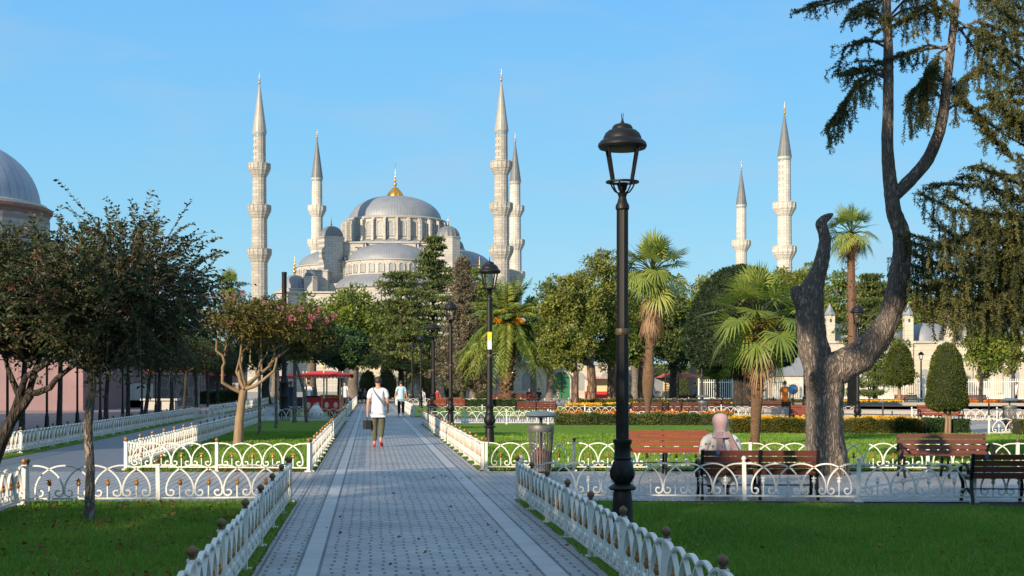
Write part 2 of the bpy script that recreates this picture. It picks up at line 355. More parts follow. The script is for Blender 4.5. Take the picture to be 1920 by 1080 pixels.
M['fl_orange'] = leafmat('orange_petals', (.45, .09, .01), (.65, .17, .015), (.8, .3, .02), .3)
M['dates'] = leafmat('orange_date_stalks', (0.6, 0.22, 0.01), (0.8, 0.38, 0.02), (0.85, 0.5, 0.04), .3)
M['fallen'] = leafmat('fallen_leaf', (.10, .028, .012), (.20, .06, .02), (.30, .14, .04), .2)
def vor(name, c1, c2, mc, scale):
    t = NT(name); co = t.coord(); v = t.n('ShaderNodeTexVoronoi', feature='DISTANCE_TO_EDGE'); t.l(co, v.inputs['Vector']); v.inputs['Scale'].default_value = scale
    v2 = t.n('ShaderNodeTexVoronoi'); t.l(co, v2.inputs['Vector']); v2.inputs['Scale'].default_value = scale
    sp = t.n('ShaderNodeSeparateColor'); t.l(v2.outputs['Color'], sp.inputs[0])
    col = t.mix(sp.outputs[0], c1, c2); col = t.mix(t.math('LESS_THAN', v.outputs['Distance'], .06), col, mc)
    t.l(col, t.b.inputs['Base Color']); t.b.inputs['Roughness'].default_value = .9; return t.m
M['rubble'] = vor('rubble_stone', (.24, .22, .2), (.14, .13, .125), (.34, .31, .28), 1.6)
def stripes(name, a, b, period, frac):
    t = NT(name); co = t.coord(); sp = t.n('ShaderNodeSeparateXYZ'); t.l(co, sp.inputs[0])
    f = t.math('LESS_THAN', t.math('FRACT', t.math('DIVIDE', sp.outputs[2], period)), frac)
    cb = t.n('ShaderNodeCombineXYZ'); t.l(t.math('ADD', sp.outputs[0], sp.outputs[1]), cb.inputs[0]); t.l(sp.outputs[2], cb.inputs[1])
    br = t.n('ShaderNodeTexBrick'); t.l(cb.outputs[0], br.inputs['Vector']); br.inputs['Scale'].default_value = 1
    br.inputs['Brick Width'].default_value = .8; br.inputs['Row Height'].default_value = .3; br.inputs['Mortar Size'].default_value = .02
    br.inputs['Color1'].default_value = (*a, 1); br.inputs['Color2'].default_value = (*[x * .8 for x in a], 1); br.inputs['Mortar'].default_value = (*[x * .45 for x in a], 1)
    t.l(t.mix(f, br.outputs[0], b), t.b.inputs['Base Color']); t.b.inputs['Roughness'].default_value = .9; return t.m
M['striped'] = stripes('stone_and_brick_courses', (.36, .34, .33), (.24, .18, .165), 1.2, .22)

# ------------------------------------------------------------------ leaf soups
def quads_obj(name, V, T, mat, parent=None, mi=None):
    """V (n,4,3) quads, T (n) tint per quad"""
    n = len(V); me = bpy.data.meshes.new(name)
    me.vertices.add(n * 4); me.vertices.foreach_set('co', V.reshape(-1).astype(np.float32))
    me.loops.add(n * 4); me.loops.foreach_set('vertex_index', np.arange(n * 4, dtype=np.int32))
    me.polygons.add(n); me.polygons.foreach_set('loop_start', np.arange(0, n * 4, 4, dtype=np.int32))
    try: me.polygons.foreach_set('loop_total', np.full(n, 4, dtype=np.int32))
    except Exception: pass
    for m in (mat if isinstance(mat, (list, tuple)) else [mat]): me.materials.append(m)
    if mi is not None: me.polygons.foreach_set('material_index', mi.astype(np.int32))
    a = me.attributes.new('tint', 'FLOAT', 'FACE'); a.data.foreach_set('value', np.clip(T, 0, 1).astype(np.float32))
    me.update(calc_edges=True); me.validate()
    return link(name, me, parent)
def unit(a): return a / np.maximum(np.linalg.norm(a, axis=-1, keepdims=True), 1e-9)
def leafquads(P, D, L, W, rs, droop=0.0):
    """rhombus leaves at P pointing along D, random roll"""
    n = len(P); D = unit(D); s = unit(np.cross(D, rs.normal(size=(n, 3)))); L = np.broadcast_to(L, (n,))[:, None]; W = np.broadcast_to(W, (n,))[:, None]
    nn = np.cross(D, s)
    mid = P + D * L * .45; tip = P + D * L + np.array([0, 0, -1.0]) * droop * L
    return np.stack([P, mid + s * W * .5 + nn * W * .12, tip, mid - s * W * .5 + nn * W * .12], 1)

def clump_leaves(centers, radii, n_each, size, rs, flat=1.0, hollow=.55, asp=.5, up=.15, jitter=.9):
    Vs, Ts = [], []
    for c, r in zip(centers, radii):
        n = n_each
        d = unit(rs.normal(size=(n, 3))); q = (hollow + (1 - hollow) * rs.rand(n)) * (1 + .12 * rs.normal(size=n))
        P = np.array(c) + d * q[:, None] * r * np.array([1, 1, flat])
        D = d + jitter * rs.normal(size=(n, 3)) + np.array([0, 0, up])
        sz = size * (.6 + .8 * rs.rand(n))
        Vs.append(leafquads(P, D, sz, sz * asp, rs)); Ts.append(np.full(n, rs.rand() * .5) + rs.rand(n) * .55)
    return np.concatenate(Vs), np.concatenate(Ts)

def bent(a, b, rnd, k=4, amp=.1):
    a, b = Vector(a), Vector(b); L = (b - a).length; pts = [a]
    for i in range(1, k): pts.append(a.lerp(b, i / k) + Vector((rnd.uniform(-1, 1), rnd.uniform(-1, 1), rnd.uniform(-.6, .8))) * L * amp)
    return pts + [b]

def broad_tree(name, label, cat, base, r_tr, fork_z, cc, rad, ncl, rcl, nleaf, size, leaf, bark, group=None, seed=1, limbs=8, flowers=None, lean=None, flat=.8, shape='ell', asp=.5, up=.15, hollow=.55, base2=None):
    rnd = random.Random(seed); rs = np.random.RandomState(seed)
    root = empty(name, base, 0, label, cat, group); bx = Vector(base)
    cc = Vector(cc) - bx; cs, rr = [], []
    tries = 0
    while len(cs) < ncl and tries < ncl * 30:
        tries += 1
        d = Vector((rnd.gauss(0, 1), rnd.gauss(0, 1), rnd.gauss(0, 1))).normalized() * rnd.random() ** .42
        if shape == 'umb' and d.z < -.35: continue
        if shape == 'cone':
            t = rnd.random() ** 1.3; a = rnd.uniform(0, 2 * math.pi); q = (1 - t) * rnd.uniform(.55, 1) + .05
            d = Vector((math.cos(a) * q, math.sin(a) * q, t * 2 - 1))
        cs.append(cc + Vector((d.x * rad[0], d.y * rad[1], d.z * rad[2]))); rr.append(rcl * rnd.uniform(.65, 1.25))
    V, T = clump_leaves([tuple(c) for c in cs], rr, nleaf, size, rs, flat, hollow, asp, up)
    V[:, :, 2] = np.maximum(V[:, :, 2], .15)
    quads_obj('crown', V, T, M[leaf], root)
    m = MB(); fk = Vector((lean or 0, 0, fork_z))
    p = [Vector((0, 0, -.05)), Vector((0, 0, .15)), fk * .45 + Vector((rnd.uniform(-.1, .1) * r_tr * 4, 0, 0)), fk]
    m.tube(p, [r_tr * 1.5, r_tr * 1.1, r_tr * .95, r_tr * .85], 10, .05, rnd)
    if base2: m.tube([Vector((base2, 0.05, -.05)), Vector((base2 * .8, 0.05, fork_z * .5)), Vector((0, 0, fork_z * 1.05))], [r_tr, r_tr * .85, r_tr * .7], 8, .05, rnd)
    order = sorted(range(len(cs)), key=lambda i: rnd.random())[:limbs]
    for i in order:
        a = fk + Vector((0, 0, rnd.uniform(-.1, .15) * r_tr * 3)); b_ = cs[i]
        q = bent(a, b_, rnd, 4, .10); m.tube(q, [r_tr * .55, r_tr * .42, r_tr * .3, r_tr * .2, r_tr * .1], 6, .04, rnd)
    m.build('trunk', M[bark], root, 60)
    if flowers:
        fm, nf, fs = flowers; pts = []
        for _ in range(nf):
            d = Vector((rnd.gauss(0, 1), rnd.gauss(0, 1) - .6, rnd.gauss(0, 1) + .5)).normalized()
            pts.append(tuple(cc + Vector((d.x * rad[0], d.y * rad[1], d.z * rad[2])) * 1.08))
        V, T = clump_leaves(pts, [fs] * nf, 26, fs * .7, rs, 1, .2, .8)
        quads_obj('blossom', V, T, M[fm], root)
    return root

# ------------------------------------------------------------------ ground, paths, lawns (the setting)
def sheet(name, pts, mat, z, kind='structure'):
    m = MB(); m.add([(p[0], p[1], z) for p in pts], [tuple(range(len(pts)))]); return tag(m.build(name, mat), kind=kind)
def up4(u0, u1, y0, y1): return [U(u0, y0), U(u1, y0), U(u1, y1), U(u0, y1)]
sheet('ground', [(-1500, -300, 0), (1500, -300, 0), (1500, 3000, 0), (-1500, 3000, 0)], M['beige'], -.012)
sheet('park_soil', [(-60, -40), (60, -40), (60, 100), (-60, 100)], M['soil'], -.006)
sheet('brick_path', up4(-.99, 2.0, 2, 118), M['paving'], .010)
sheet('left_cross_path', up4(-8.0, -.99, 18.45, 24.75), M['paving_cross'], .006)
sheet('right_cross_path', [U(2.0, 18.6), (32, 17.4), (32, 24.4), U(2.0, 24.9)], M['paving_plain'], .006)
sheet('cross_path_far', up4(-8.0, -.99, 59.4, 66.0), M['paving_plain'], .006)
sheet('cross_path_far_right', up4(2.0, 40, 54.4, 65.0), M['paving_plain'], .006)
sheet('side_path', up4(-7.75, -4.65, 6, 118), M['asphalt'], .004)
sheet('plaza', up4(-40, -8.15, 10, 118), M['plaza'], .002)
sheet('left_lawn_front', up4(-4.6, -1.0, 8, 18.35), M['lawn'], .012)
sheet('left_lawn', up4(-4.6, -1.04, 24.85, 59.3), M['lawn'], .012)
sheet('left_lawn_far', up4(-4.6, -1.04, 66.1, 118), M['lawn'], .012)
sheet('grass_strip', up4(-8.3, -7.75, 10, 118), M['lawn'], .012)
sheet('right_lawn_front', [U(1.98, 6), (20, 6), (20, 17.2), (7, 17.25), U(2.0, 18.55)], M['lawn'], .012)
sheet('right_lawn', [U(2.02, 25.1), (34, 24.5), (34, 43.2), (10.5, 43.6), (10.5, 54.2), U(2.02, 54.2)], M['lawn'], .012)
sheet('right_lawn_far', [U(2.02, 65.2), (17, 65.2), (19, 100), U(2.02, 100)], M['lawn'], .012)
sheet('fountain_plaza', [(10.5, 43.7), (60, 43.3), (60, 100), (19, 100), (17, 65.2), (10.5, 65.2)], M['beige'], .004)
sheet('lawn_beyond_fountain', [(20, 88), (52, 88), (52, 104), (20, 104)], M['lawn'], .012)

def blades(name, region, n, h, w, seed, jitter=.5, z=.01, tintlo=0.0):
    """grass: upright narrow blades over region (callable -> bool mask on x,y arrays, bounding box)"""
    rs = np.random.RandomState(seed); (x0, x1, y0, y1), mask = region
    x = rs.uniform(x0, x1, n); y = y0 + (y1 - y0) * rs.rand(n) ** 1.15; k = mask(x, y); x = x[k]; y = y[k]; n = len(x)
    P = np.stack([x, y, np.full(n, z)], 1); hh = h * (.55 + .8 * rs.rand(n)); a = rs.uniform(0, 2 * np.pi, n)
    s = np.stack([np.cos(a), np.sin(a), np.zeros(n)], 1) * (w * (.6 + .8 * rs.rand(n)))[:, None] * .5
    lean = rs.normal(size=(n, 3)) * jitter; lean[:, 2] = 0
    tip = P + np.array([0, 0, 1.0]) * hh[:, None] + lean * hh[:, None]
    V = np.stack([P - s, P + s, tip + s * .25, tip - s * .25], 1)
    patch = .5 + .5 * np.sin(x * 1.7 + 1.3 * np.sin(y * 1.1)) * np.cos(y * 1.3 + x * .6)
    patch2 = .5 + .5 * np.sin(x * .55 + 2 * np.sin(y * .45)) * np.cos(y * .7 + np.sin(x * 1.9)); fine = .5 + .5 * np.sin(x * 6.3 + 2 * np.cos(y * 5.1)) * np.sin(y * 7.7)
    hh2 = .6 + .8 * fine; V[:, 2:, 2] = z + (V[:, 2:, 2] - z) * hh2[:, None]
    T = tintlo - .15 + .30 * patch + .35 * patch2 + .2 * fine + .4 * rs.rand(n) + .5 * (rs.rand(n) < .03)
    o = quads_obj(name, V, T, M['grass']); return tag(o, kind='stuff')
def ureg(u0, u1, y0, y1):
    return ((u0 - SK * y1, u1 - SK * y0, y0, y1), lambda x, y: (x + SK * y > u0) & (x + SK * y < u1))
blades('grass', ureg(-4.5, -1.1, 7.5, 18.2), 80000, .050, .011, 1)
tag(bpy.data.objects['grass'], 'short green grass of the near left lawn with fallen leaves on it', 'grass', None, 'stuff')
def fr(x, y): return (x + SK * y > 2.15) & (y < np.where(x < 7, 18.3 - (x - .2) * .16, 17.2)) & (x < .40 * y + 3.5)
tag(blades('grass', ((0, 11, 8, 18.4), fr), 215000, .050, .011, 2), 'even dark green grass of the near right lawn below the lamp post', 'grass')
tag(blades('grass', ureg(-4.5, -1.15, 25, 45), 42000, .05, .022, 3), 'green grass between the white fences under the pink flowered tree', 'grass')
tag(blades('grass', ((-2, 22, 25, 43), lambda x, y: (x + SK * y > 2.2) & (x < .40 * y + 3)), 150000, .05, .028, 4, tintlo=.1), 'sunlit bright green grass behind the orange bench and the palm', 'grass')
tag(blades('grass', ureg(-8.25, -7.8, 24, 60), 9000, .05, .022, 5), 'thin strip of grass along the foot of the long left fence', 'grass')
tag(blades('grass', ureg(-1.12, -.97, 10, 18.4), 2400, .05, .014, 6), 'tufts of grass growing at the foot of the near left fence', 'grass')
tag(blades('grass', ureg(1.97, 2.2, 10, 18.6), 4200, .05, .014, 7), 'tufts of grass growing at the foot of the near right fence', 'grass')

def litter(region, n, size, seed, label, z=.03):
    rs = np.random.RandomState(seed); (x0, x1, y0, y1), mask = region
    x = rs.uniform(x0, x1, n * 3); y = rs.uniform(y0, y1, n * 3)
    keep = mask(x, y) & (np.sin(x * 2.1 + 2) * np.cos(y * 2.6 + x) + rs.rand(n * 3) * 1.2 > .45); x = x[keep][:n]; y = y[keep][:n]; n = len(x)
    P = np.stack([x, y, np.full(n, z) + rs.rand(n) * .02], 1); D = rs.normal(size=(n, 3)); D[:, 2] *= .25
    V = leafquads(P, D, size * (.6 + .8 * rs.rand(n)), size * .6, rs); V[:, :, 2] = np.maximum(V[:, :, 2], z - .012)
    return tag(quads_obj('fallen_leaves', V, rs.rand(n), M['fallen']), label, 'leaves', None, 'stuff')
litter(ureg(-4.5, -1.2, 10.5, 18), 520, .06, 11, 'reddish fallen leaves scattered over the near left lawn', .045)
litter(ureg(-.9, 1.95, 10.5, 24), 36, .05, 12, 'few dry leaves lying on the brick path', .016)
litter(((0, 7, 11, 18), fr), 70, .05, 13, 'few brown leaves lying in the dark right lawn', .05)
litter(ureg(-5, -1.0, 24.6, 25.3), 120, .07, 14, 'brown leaves gathered at the foot of the short sunlit fence', .02)

# ------------------------------------------------------------------ low white fences
def panel_mesh(L, gold):
    """one casting: overlapping hoops that end in scrolls, four finials, a bottom rail; local x 0..L, plane y=0"""
    m = MB(); p = L * .225; e = (L - 4 * p) / 2; zb = .075
    a = p * .98; b_ = .34; zc = zb + .10
    def half(cx, sgn, start=math.pi / 2):
        pts = []
        for i in range(13):
            t = start * (1 - i / 12.0); pts.append((cx + sgn * a * math.cos(t), 0, zc + b_ * math.sin(t)))
        r = .060; ex, ez = cx + sgn * (a - r), zc - .02
        for i in range(1, 15):
            t = i / 14 * math.pi * 1.75; rr = r * (1 - .045 * i)
            pts.append((ex + sgn * rr * math.cos(t), 0, ez - rr * math.sin(t)))
        return pts
    T, W = .019, .034
    for k in range(5):
        cx = e + k * p
        if k > 0: m.strap(half(cx, -1)[::-1], T, W)
        else: m.strap([(0.01, 0, zc + b_), (cx, 0, zc + b_)], T, W)
        if k < 4: m.strap(half(cx, 1), T, W)
        else: m.strap([(cx, 0, zc + b_), (L - .01, 0, zc + b_)], T, W)
    m.box((L / 2, 0, zb), (L - .02, .028, .022))
    for k in range(4):
        x = e + (k + .5) * p
        m.m = 0; m.tube([(x, 0, zb), (x, 0, zb + .17)], .011, 6)
        m.m = 1 if gold else 0
        m.lathe([(.012, 0), (.026, .02), (.030, .04), (.016, .062), (.024, .072), (.012, .09), (.001, .115)], (x, 0, zb + .165), 6)
        m.box((x, 0, zb + .245), (.07, .012, .012)); m.m = 0
    return m.mesh('fence_panel', [M['fence_paint'], M['gold']], 40)
def post_mesh():
    m = MB(); m.box((0, 0, .27), (.055, .055, .50), 0, .92); m.box((0, 0, .012), (.12, .12, .024)); m.box((0, 0, .525), (.062, .062, .016))
    m.tube([(0.02, 0, .02), (-.05, 0.06, .012)], .012, 5); return m.mesh('fence_post', M['fence_paint'])
def ball_mesh(mat):
    m = MB(); m.lathe([(.018, 0), (.026, .008), (.016, .018), (.030, .032), (.036, .050), (.028, .070), (.008, .084), (.001, .09)], (0, 0, .532), 12); return m.mesh('fence_ball', M[mat], 60)
PM = {(g): panel_mesh(1.6, g) for g in (True, False)}; POST = post_mesh()
BALL = {k: ball_mesh(k) for k in ('gold', 'brown_knob', 'white')}
def fence_run(A, B, step, label, gold=True, ball='gold', group='low white hoop fences round the lawns', sz=1.0, end=True):
    A, B = Vector((A[0], A[1], 0)), Vector((B[0], B[1], 0)); d = B - A; n = max(1, round(d.length / step)); L = d.length / n; rz = math.atan2(d.y, d.x)
    root = empty('white_fence', A, rz, label, 'fence', group, 1)
    for i in range(n + (1 if end else 0)):
        x = i * L
        if i < n:
            o = link('hoop_panel', PM[gold], root, (x + .012, 0, .0)); o.scale = ((L - .024) / 1.6, 1, sz)
        p = link('fence_post', POST, root, (x, 0, 0)); p.scale = (1, 1, sz); link('post_ball', BALL[ball], p)
        p.rotation_euler = (R(random.uniform(-1.2, 1.2)), R(random.uniform(-1.2, 1.2)), 0)
    return root
random.seed(4)
fence_run(U(-1.08, 6.6), U(-1.08, 18.4), 1.62, 'white hoop fence with brown balls on the left of the path, nearest the camera', ball='brown_knob')
fence_run(U(-4.55, 18.05), U(-1.12, 18.35), 1.72, 'two white hoop panels closing the near left lawn at its far side', ball='brown_knob')
fence_run(U(-4.58, 10), U(-4.58, 17.95), 1.62, 'white hoop fence leaving the photo on the left behind the thin dark tree', ball='gold')
fence_run(U(-4.5, 25.1), U(-1.12, 24.75), 1.7, 'short sunlit white hoop fence in front of the flowered tree lawn', ball='gold')
fence_run(U(-1.08, 24.8), U(-1.08, 58.8), 1.62, 'white hoop fence from the sunlit corner post along the left side of the path', ball='gold')
fence_run(U(-4.55, 25.3), U(-4.55, 58.6), 1.62, 'white hoop fence between the blue grey side path and the lawn of the flowered tree', ball='gold')
fence_run(U(-8.05, 20), U(-8.05, 62), 1.62, 'long white hoop fence in shade along the far side of the side path', ball='brown_knob', group=None)
fence_run(U(-8.05, 68), U(-8.05, 116), 1.7, 'far part of the shaded fence beyond the gap, in front of the dark hedge', ball='brown_knob')
fence_run(U(-8.0, 62.4), (-13.2, 62.2), 1.6, 'single hoop panel turned across the gap in the long left fence', ball='brown_knob')
fence_run(U(-4.5, 59.0), U(-1.12, 59.2), 1.7, 'white hoop fence at the back of that lawn, in front of the red cart', ball='white')
fence_run(U(-4.5, 66.5), U(-1.12, 66.4), 1.7, 'white hoop fence just behind the red cart', ball='white')
fence_run(U(-1.10, 66.5), U(-1.10, 112), 1.65, 'white hoop fence on the left of the path beyond the red cart', ball='white')
fence_run(U(2.04, 6.3), U(2.04, 18.75), 1.55, 'white hoop fence with brown balls running down beside the nearest lamp post', ball='brown_knob')
fence_run(U(2.08, 18.8), (21.5, 17.2), 1.53, 'all white hoop fence before the dark bench and forked tree', gold=False, ball='white')
fence_run(U(2.08, 25.2), U(2.08, 53.6), 1.6, 'white hoop fence along the right side of the path towards the second lamp post', ball='gold')
fence_run(U(2.14, 25.1), (20.5, 24.4), 1.66, 'white hoop fence right behind the near litter bin and the two benches', ball='brown_knob')
fence_run(U(2.1, 53.7), (8, 53.9), 1.7, 'white hoop fence behind the second and third lamp posts, closing the sunlit lawn', ball='white')
fence_run(U(2.06, 65.4), U(2.06, 110), 1.65, 'white hoop fence on the right of the path beside the man in light blue', ball='white')
fence_run(U(2.1, 65.3), (16.6, 65.3), 1.7, 'white hoop fence behind the dark red bench and the flower beds', ball='white')
fence_run((17.2, 58.5), (24.5, 58.5), 1.7, 'white hoop fence near the man in the orange shirt', ball='white')
fence_run((14.9, 42.5), (20.5, 42.2), 1.7, 'sunlit white hoop fence on the far right beyond the clipped tree', ball='white', gold=False)
fence_run(U(2.3, 101), (22, 101), 1.75, 'distant white hoop fence in front of the red orange benches', ball='white')
fence_run((23, 100.5), (45, 100.5), 1.75, 'distant white hoop fence below the tall white iron railing', ball='white')

# ------------------------------------------------------------------ street lamps
def make_lamp():
    root = empty('street_lamp')
    m = MB()
    m.lathe([(.150, 0), (.150, .04), (.128, .10), (.120, .30), (.112, .42), (.100, .47)], n=12)
    m.lathe([(.150, .455), (.165, .475), (.150, .50), (.10, .53)], n=20)
    m.lathe([(.085, .52), (.118, .56), (.140, .63), (.140, .70), (.118, .77), (.098, .81), (.110, .83), (.098, .85), (.098, .99), (.112, 1.01), (.112, 1.05), (.072, 1.07)], n=16)
    for k in range(8):
        a = k * math.pi / 4; m.sph((.128 * math.cos(a), .128 * math.sin(a), .65), (.028, .028, .075), 6, 5)
    m.build('base', M['iron'], root, 50)
    m = MB(); m.lathe([(.080, 1.05), (.078, 1.9), (.074, 2.30)], n=16, flute=.10); m.lathe([(.073, 2.36), (.072, 3.78)], n=16, flute=.10)
    m.lathe([(.060, 3.76), (.082, 3.79), (.082, 3.83), (.060, 3.87), (.045, 3.93), (.060, 3.97), (.03, 4.0)], n=16)
    pole = m.build('pole', M['iron'], root, 30)
    m = MB(); m.lathe([(.076, 2.29), (.084, 2.31), (.084, 2.35), (.076, 2.37)], n=16); m.build('band', M['brass'], pole, 40)
    m = MB()
    m.lathe([(.02, 3.98), (.05, 4.02), (.07, 4.09), (.07, 4.10), (.02, 4.10)], n=12)
    for k in range(6):
        a = k * math.pi / 3; c, s = math.cos(a), math.sin(a)
        m.tube([(.04 * c, .04 * s, 3.97), (.09 * c, .09 * s, 3.995), (.125 * c, .125 * s, 4.045), (.15 * c, .15 * s, 4.10), (.168 * c, .168 * s, 4.105)], .010, 5)
    m.lathe([(.15, 4.095), (.198, 4.10), (.198, 4.118), (.15, 4.125), (.15, 4.095)], n=24)
    m.build('bracket', M['iron'], root, 40)
    m = MB()
    for k in range(4):
        a = k * math.pi / 2 + R(33); c, s = math.cos(a), math.sin(a)
        m.tube([(.155 * c, .155 * s, 4.11), (.245 * c, .245 * s, 4.50)], .018, 6)
    m.build('lantern_frame', M['iron'], root, 50)
    m = MB(); m.lathe([(.02, 4.500), (.23, 4.492), (.275, 4.505), (.292, 4.535), (.286, 4.565), (.26, 4.595), (.230, 4.615), (.225, 4.64), (.205, 4.685), (.165, 4.72), (.125, 4.735), (.122, 4.755), (.102, 4.785), (.065, 4.80), (.028, 4.795), (.022, 4.82), (.004, 4.86), (.001, 4.87)], n=28)
    cap = m.build('lantern_cap', M['iron'], root, 40)
    m = MB(); m.tube([(.008, 0, 4.84), (.014, 0, 4.93)], .003, 4); m.tube([(-.008, 0, 4.84), (-.014, 0, 4.93)], .003, 4); m.tube([(0, .008, 4.84), (0, .014, 4.92)], .003, 4)
    m.build('spike', M['iron'], cap)
    return root
LAMP = make_lamp(); first = True
def lamp(loc, label, s=1.0, rz=0, wide=1.0, group='black lamp posts along the path'):
    global first
    o = LAMP if first else copy_tree(LAMP); first = False
    o.location = (loc[0], loc[1], 0); o.rotation_euler = (0, 0, rz); o.scale = (s * wide, s * wide, s)
    tag(o, label, 'street lamp', group); return o
lamp((PX(1167, 15.1), 15.1), 'tall black lamp post nearest the camera, its lantern against the sky', .935, .2)
l2 = lamp((PX(918, 35.6), 35.6), 'second black lamp post with a yellow and white sticker, left of the date palm', 1.0, .4)
m = MB(); m.box((0, -.070, 2.86), (.11, .012, .20)); st = m.build('yellow_sticker', nmat('yellow_sticker', (.8, .62, .03), (.7, .5, .02), 3, .5), l2)
m = MB(); m.box((0, -.070, 2.63), (.11, .012, .25)); m.build('white_sticker', M['white'], l2)
l2.rotation_euler = (0, 0, 0)
lamp((PX(845, 53), 53), 'third black lamp post from the camera, in front of the grey green spruce', 1.0, .1)
lamp((PX(812, 72), 72), 'dark lamp post in shade, just left of the third one', 1.0, .3, 1.5)
lamp((PX(789, 89), 89), 'grey lit lamp post farther down the path, right of the man in light blue', 1.0, .3)
lamp((PX(773, 106), 106), 'distant lamp post between two others near the end of the path', 1.0)
lamp((PX(762, 124), 124), 'distant lamp post right behind the head of the man in light blue', 1.0)
lamp((PX(750, 135), 135), 'farthest slim lamp post at the end of the path', .95)
lamp((PX(1608, 49.5), 49.5), 'black lamp post seen through the fork of the big tree, by the fountain', .93)
lamp((PX(1316, 78), 78), 'black lamp post left of the big dark clipped tree, in the shade', .9, group='lamps in the park on the right')
lamp((PX(1727, 125), 125), 'small distant lamp post in front of the cream wall on the right', .95, group='lamps in the park on the right')
lamp((PX(1509, 70), 70), 'black lamp post partly hidden behind the trunk of the big forked tree', .9, group='lamps in the park on the right')
lamp((PX(1248, 92), 92), 'thin dark lamp post in front of the red umbrella stall', .7, group='lamps in the park on the right')
# ornate shorter lamps in the shaded plaza
def make_scroll_lamp():
    root = empty('scroll_lamp'); m = MB()
    m.lathe([(.13, 0), (.13, .05), (.09, .1), (.07, .45), (.045, .55), (.04, 2.2), (.07, 2.22), (.04, 2.26), (.035, 2.75)], n=10); m.build('pole', M['iron'], root, 40)
    m = MB()
    for k in range(4):
        a = k * math.pi / 2 + .4; c, s = math.cos(a), math.sin(a); pts = []
        for i in range(16):
            t = i / 15 * math.pi * 2.2; r = .04 + .17 * (1 - i / 15.0)
            pts.append(((.04 + r * (1 + .1) - r * math.cos(t) * .9) * c, (.04 + r * 1.1 - r * math.cos(t) * .9) * s, 2.45 + r * math.sin(t)))
        m.tube(pts, .016, 5)
    m.build('scroll_bracket', M['iron'], root)
    m = MB()
    for k in range(6):
        a = k * math.pi / 3; c, s = math.cos(a), math.sin(a); m.tube([(.08 * c, .08 * s, 2.75), (.15 * c, .15 * s, 3.1)], .012, 5)
    m.lathe([(.1, 2.74), (.1, 2.77)], n=12); m.lathe([(.2, 3.1), (.19, 3.14), (.1, 3.25), (.02, 3.32), (.001, 3.4)], n=12); m.build('lantern', M['iron'], root, 40)
    return root
SL = make_scroll_lamp()
for i, (px, Y) in enumerate([(14, 42.4), (88, 47.8), (145, 52.6), (188, 57.4), (230, 62.4), (266, 67.3), (292, 72.2), (320, 78), (346, 84)]):
    o = SL if i == 0 else copy_tree(SL); o.location = (PX(px, Y), Y, 0)
    tag(o, ['black scroll bracket lamp at the left edge of the photo by the pink wall', 'second scroll bracket lamp from the left, in front of the pink wall', 'third scroll bracket lamp from the left, near the right end of the pink wall', 'scroll bracket lamp just right of the thin near tree trunk', 'scroll bracket lamp in front of the white boards', 'scroll bracket lamp in front of the right end of the white boards', 'scroll bracket lamp in front of the rubble wall', 'scroll bracket lamp at the right part of the rubble wall', 'farthest scroll bracket lamp, by the teal gate'][i], 'street lamp', 'scroll bracket lamps along the shaded plaza')

# ------------------------------------------------------------------ benches
def make_bench(W, wood, arms=True, mid=True):
    """local: seat faces +Y, back at -Y, width W along x centred"""
    root = empty('park_bench')
    def slat(m, y, z, tilt, w=.085, t=.028):
        c, s = math.cos(tilt), math.sin(tilt); vs = []
        for x in (-W / 2, W / 2):
            for a, b_ in ((-w / 2, -t / 2), (w / 2, -t / 2), (w / 2, t / 2), (-w / 2, t / 2)): vs.append((x, y + a * c - b_ * s, z + a * s + b_ * c))
        m.add(vs, [(0, 1, 2, 3), (7, 6, 5, 4), (0, 4, 5, 1), (1, 5, 6, 2), (2, 6, 7, 3), (3, 7, 4, 0)])
    m = MB()
    for k in range(4): slat(m, -.205 - .024 * k, .445 + .098 * k, R(100), .083)
    m.build('backrest', M[wood], root)
    m = MB()
    for k in range(4): slat(m, -.13 + .105 * k, .405 + .004 * k, R(2), .09)
    m.build('seat', M[wood], root)
    for sx in ([-1, 1, 0] if mid else [-1, 1]):
        x = sx * (W / 2 - .02) if sx else 0; m = MB()
        m.strap([(x, -.31, .79), (x, -.255, .55), (x, -.20, .38), (x, -.23, .2), (x, -.30, .0)], .035, .04, (1, 0, 0))
        m.strap([(x, -.21, .385), (x, .0, .375), (x, .24, .385)], .03, .04, (1, 0, 0))
        m.strap([(x, .24, .39), (x, .19, .25), (x, .22, .1), (x, .29, 0)], .035, .04, (1, 0, 0))
        m.strap([(x, -.27, .12), (x, .0, .22), (x, .25, .12)], .022, .03, (1, 0, 0))
        if sx and arms:
            pts = []
            for i in range(15):
                t = math.pi * (1.0 - i / 14 * 1.35); pts.append((x + sx * .03, .02 + .20 * math.cos(t), .47 + .15 * math.sin(t)))
            m.strap([(x, -.25, .5)] + pts, .026, .04, (1, 0, 0)); m.strap([(x + sx * .03, .10, .39), (x + sx * .03, .15, .44)], .02, .03, (1, 0, 0))
        m.build('side_frame', M['iron'], root)
    m = MB(); m.box((0, -.02, .215), (W - .05, .018, .018)); m.build('stretcher', M['iron'], root)
    return root
def bench(loc, W, rz, wood, label, group='park benches', s=1, arms=True, mid=True):
    b_ = make_bench(W, wood, arms, mid); b_.location = (loc[0], loc[1], 0.008); b_.rotation_euler = (0, 0, rz); b_.scale = (1, 1, s)
    return tag(b_, label, 'bench', group)
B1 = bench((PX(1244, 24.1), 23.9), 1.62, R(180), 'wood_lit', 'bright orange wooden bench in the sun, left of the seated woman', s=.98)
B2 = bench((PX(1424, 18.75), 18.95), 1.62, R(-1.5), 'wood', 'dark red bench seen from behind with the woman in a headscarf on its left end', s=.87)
B3 = bench((PX(1765, 23.4), 23.2), 1.50, R(176), 'wood', 'dark red bench facing the camera, between the forked tree and the right edge', s=.93)
